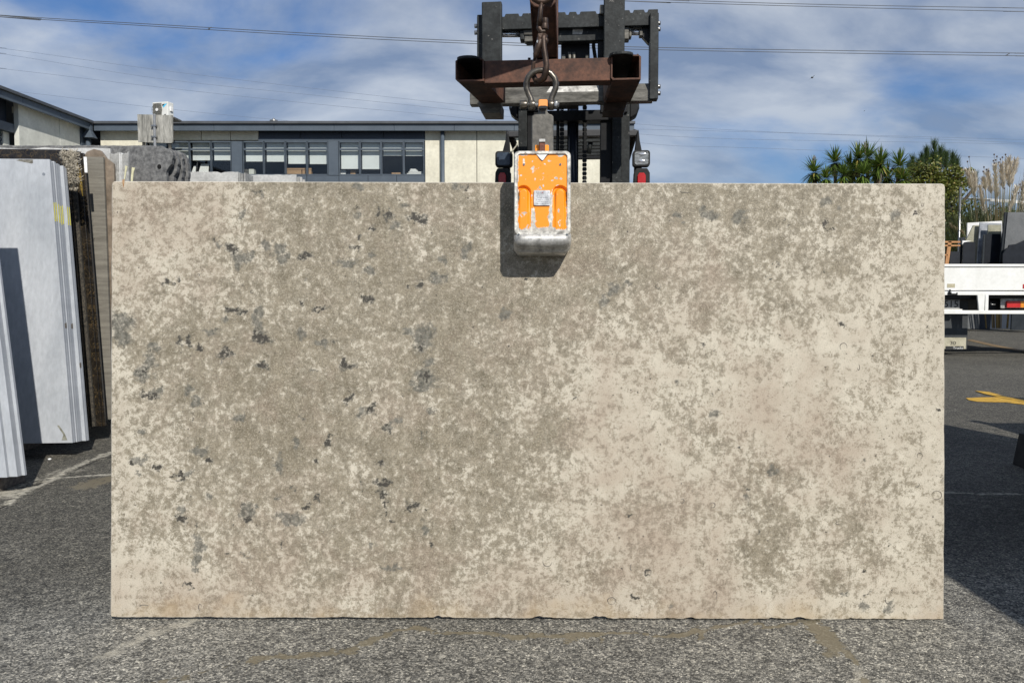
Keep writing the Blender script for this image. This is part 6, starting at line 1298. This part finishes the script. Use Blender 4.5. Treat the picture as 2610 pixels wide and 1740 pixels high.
# thin seed-head plant
wd_ = empty('seed_head_plant', (P(2560, 600, 19).x, 19, 0), label='thin dry plant with dark seed heads behind the pampas plumes', cat='plant'); K(wd_); wo_ = Vector(wd_.location); mb = MB(); hb_ = MB()
for (px, py) in ((2534, 394), (2541, 399), (2555, 401), (2563, 394), (2538, 408), (2546, 414), (2535, 416), (2508, 426), (2515, 432), (2506, 437), (2532, 410), (2520, 436), (2550, 406), (2470, 400), (2466, 412), (2560, 480), (2600, 470), (2604, 482), (2596, 492)):
    p = P(px, py, 19) - wo_; mb.tube([Vector((p.x * .4, 0, .1)), Vector((p.x * .75, 0, p.z * .7)), p], [.012, .008, .004], 4); hb_.ball(p, (.022, .022, .024), 6, 4)
mb.build('stems', bpy.data.materials['dry_yucca_leaf'], wd_)['kind'] = 'stuff'; hb_.build('seed_heads', mottled('seed_head', (.05, .03, .03), (.10, .07, .06), 8, bumpd=0), wd_)['kind'] = 'stuff'
ps = MB(); a = P(2448, 477, 20.5); ps.cyl((a.x, 20.5, 0), (a.x, 20.5, a.z), .028, 8); o = ps.build('fence_post', M['bolt']); recenter(o, (a.x, 20.5, 0)); K(tag(o, label='thin grey metal post in front of the dark green tree', cat='post'))
# low buildings and trees far away
db = empty('distant_shed', (P(2590, 600, 60).x, 60, 0), label='distant low shed with a pale roof edge behind the pampas grass', cat='building'); K(db); d0 = Vector(db.location)
a, c = P(2525, 508, 60) - d0, P(2900, 522, 60) - d0; MB().hexa([(a.x, 0, a.z), (c.x, 0, a.z - .9), (c.x, 6, a.z + .3), (a.x, 6, a.z + .9)], (0, 0, -.15)).build('roof', M['paper'], db); MB().box((a.x + .3, .3, 0), (c.x, 5.5, c.z - 1.2)).build('wall', M['concrete2'], db)
fh = MB(); r6 = random.Random(4)
for k in range(70):
    px = 1620 + k * 16; foliage(fh, P(px, 700 + r6.uniform(-8, 8), 75) , (1.4, 1.2, .8), 26, .35, r6)
o = fh.build('far_hedge', lm2); tag(o, label='low dark line of far trees behind the yard', kind='stuff')

# ------------------------------------------------------------------ unseen container and crates added right of the frame to cast shadows into it
ct = empty('shadow_caster_box', (3.99, 3.0, 0), label='unseen container-shaped shadow caster just beyond the right frame edge', cat='container'); K(ct)
cx0, cx1, cy0, cy1 = 3.28, 4.78, -1.0, 4.56; cm_ = mottled('shadow_caster_paint', (.03, .035, .04), (.05, .055, .06), 4, rough=.5, bumpd=0)
o_ = Vector(ct.location); mb = MB(); y = cy0; pts = []
while y < cy1 - .01: pts += [(cx0, y), (cx0, y + .07), (cx0 + .035, y + .10), (cx0 + .035, y + .17)]; y += .2
poly = [(cx0, cy0)] + pts[1:] + [(cx0 + .035, cy1), (cx1, cy1), (cx1, cy0)]
MB().prism([(x - o_.x, yy - o_.y, .1) for x, yy in poly], (0, 0, 2.6)).build('body', cm_, ct)
for (x, yy) in ((cx0, cy1), (cx1, cy1), (cx0, cy0), (cx1, cy0)): MB().box((x - .02 - o_.x, yy - .05 - o_.y, 0), (x + .05 - o_.x, yy + .03 - o_.y, 2.8)).build('corner_post', cm_, ct)
MB().box((cx0 - .01 - o_.x, cy0 - o_.y, 2.7), (cx1 + .03 - o_.x, cy1 + .02 - o_.y, 2.8)).build('roof_rail', cm_, ct)
bl = MB(); bl.prism([(3.56, 4.95, 0), (3.9, 4.95, 0), (3.9, 4.95, .225), (3.60, 4.95, .225)], (0, .3, 0)); o = bl.build('kerb_block', M['rubber'], None, .004); recenter(o, (3.6, 5, 0)); K(tag(o, label='dark block standing in shade at the right frame edge', cat='block'))
for k, (x0_, y0_, x1_, y1_, h, lab) in enumerate(((5.27, 2.0, 6.4, 4.58, 2.0, 'tall crate-shaped shadow caster right of the container-shaped one'), (6.63, 4.7, 7.8, 5.73, 2.3, 'crate-shaped shadow caster furthest to the right beyond the frame'))):
    c_ = empty('shadow_caster_crate', ((x0_ + x1_) / 2, (y0_ + y1_) / 2, 0), label=lab, cat='crate', group='shadow-casting crates added beyond the right frame edge'); K(c_); o_ = Vector(c_.location); nb_ = 9
    MB().box((x0_ + .03 - o_.x, y0_ + .03 - o_.y, .1), (x1_ - .03 - o_.x, y1_ - .03 - o_.y, h - .05)).build('caster_core', grey_stone, c_)
    for j in range(nb_):
        z = .1 + (h - .2) * j / (nb_ - 1); MB().box((x0_ - o_.x, y0_ - o_.y, z), (x0_ + .028 - o_.x, y1_ - o_.y, z + .09)).build('board', M['old_timber'], c_); MB().box((x0_ + .03 - o_.x, y0_ - .002 - o_.y, z), (x1_ - o_.x, y0_ + .026 - o_.y, z + .09)).build('board', M['old_timber'], c_)
    for (x, yy) in ((x0_, y1_), (x1_, y1_), (x0_, y0_), (x1_, y0_)): MB().box((x - .04 - o_.x, yy - .04 - o_.y, 0), (x + .04 - o_.x, yy + .04 - o_.y, h)).build('post', M['old_timber'], c_)

# ------------------------------------------------------------------ power lines, birds
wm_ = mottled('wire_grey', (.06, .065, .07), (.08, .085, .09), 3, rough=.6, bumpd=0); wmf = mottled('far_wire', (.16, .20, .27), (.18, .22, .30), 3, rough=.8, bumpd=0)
def wire(pts, Y, rad, label, mat=wm_, group='power lines crossing the sky'):
    # smooth the traced points with a Catmull-Rom curve
    W_ = [P(x, y, Yk) for (x, y), Yk in zip(pts, Y)]; out = []
    W_ = [W_[0] + (W_[0] - W_[1]).normalized() * 140] + W_ + [W_[-1] + (W_[-1] - W_[-2]).normalized() * 140]
    for i in range(len(W_) - 1):
        p0 = W_[max(i - 1, 0)]; p1 = W_[i]; p2 = W_[i + 1]; p3 = W_[min(i + 2, len(W_) - 1)]
        for k in range(8):
            t = k / 8; out.append(.5 * ((2 * p1) + (p2 - p0) * t + (2 * p0 - 5 * p1 + 4 * p2 - p3) * t * t + (3 * p1 - p0 - 3 * p2 + p3) * t ** 3))
    out.append(W_[-1]); o = MB().tube(out, rad, 5).build('power_line', mat); recenter(o, W_[len(W_) // 2]); K(tag(o, label=label, cat='power line', group=group)); return o
Yn = [62] * 7
wire([(-300, 12), (0, 39), (400, 63), (800, 86), (1216, 106), (1700, 122), (2610, 136), (3000, 140)], [62] * 8, .026, 'upper wire of the long pair crossing the whole sky')
wire([(-300, 18), (0, 43), (400, 68), (800, 92), (1216, 112), (1700, 128), (2610, 143), (3000, 147)], [62.5] * 8, .026, 'lower wire of the long pair crossing the whole sky')
wire([(1300, -18), (1700, 0), (2100, 12), (2610, 21), (3000, 26)], [60] * 5, .024, 'upper wire of the pair in the top right corner')
wire([(1300, -10), (1600, 3), (2100, 18), (2610, 30), (3000, 36)], [60.5] * 5, .024, 'lower wire of the pair in the top right corner')
for (pts, lab) in (((((-200, 105), (0, 123), (400, 178), (800, 226), (1216, 272), (1700, 322), (2610, 365))), 'faint wire, uppermost of the far lines left of the forklift'), (((-200, 118), (0, 137), (400, 200), (800, 243), (1216, 287), (1700, 347), (2610, 368)), 'faint wire, second of the far lines left of the forklift'), (((-200, 160), (0, 175), (400, 222), (800, 265), (1216, 305), (1650, 366), (2100, 384)), 'faint wire, third of the far lines left of the forklift'), (((-200, 215), (0, 229), (400, 275), (700, 305), (900, 318), (1650, 330), (2610, 356)), 'faint wire, lowest of the far lines left of the forklift')):
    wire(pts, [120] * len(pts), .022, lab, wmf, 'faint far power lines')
for (px, py, lab) in ((535, 72, 'small spacer clip on the long wire pair above the left roof'), (2569, 139, 'small spacer clip on the long wire pair near the right edge')):
    c = P(px, py, 62); mb = MB(); mb.tube([c + Vector((-.12, 0, -.07)), c, c + Vector((.12, 0, .07))], .035, 5); mb.box(c + Vector((-.16, -.03, -.12)), c + Vector((-.02, .03, -.05))); o = mb.build('wire_spacer', wm_); recenter(o, c); K(tag(o, label=lab, cat='spacer'))
for (px, py, s, lab) in ((2070, 198, .5, 'small bird gliding high in the sky right of the forklift'), (2203, 283, .18, 'tiny distant bird low over the yucca trees')):
    c = P(px, py, 60); mb = MB(); mb.ball(c, (.10 * s * 2, .2 * s, .07 * s * 2), 8, 5)
    for sg in (-1, 1): mb.add([c + Vector((0, -.08 * s, 0)), c + Vector((sg * .28 * s, 0, sg * .22 * s + .1 * s)), c + Vector((sg * .5 * s, .1 * s, sg * .45 * s)), c + Vector((sg * .22 * s, .14 * s, sg * .12 * s))], [(0, 1, 2, 3)])
    o = mb.build('bird', wm_); recenter(o, c); K(tag(o, label=lab, cat='bird'))
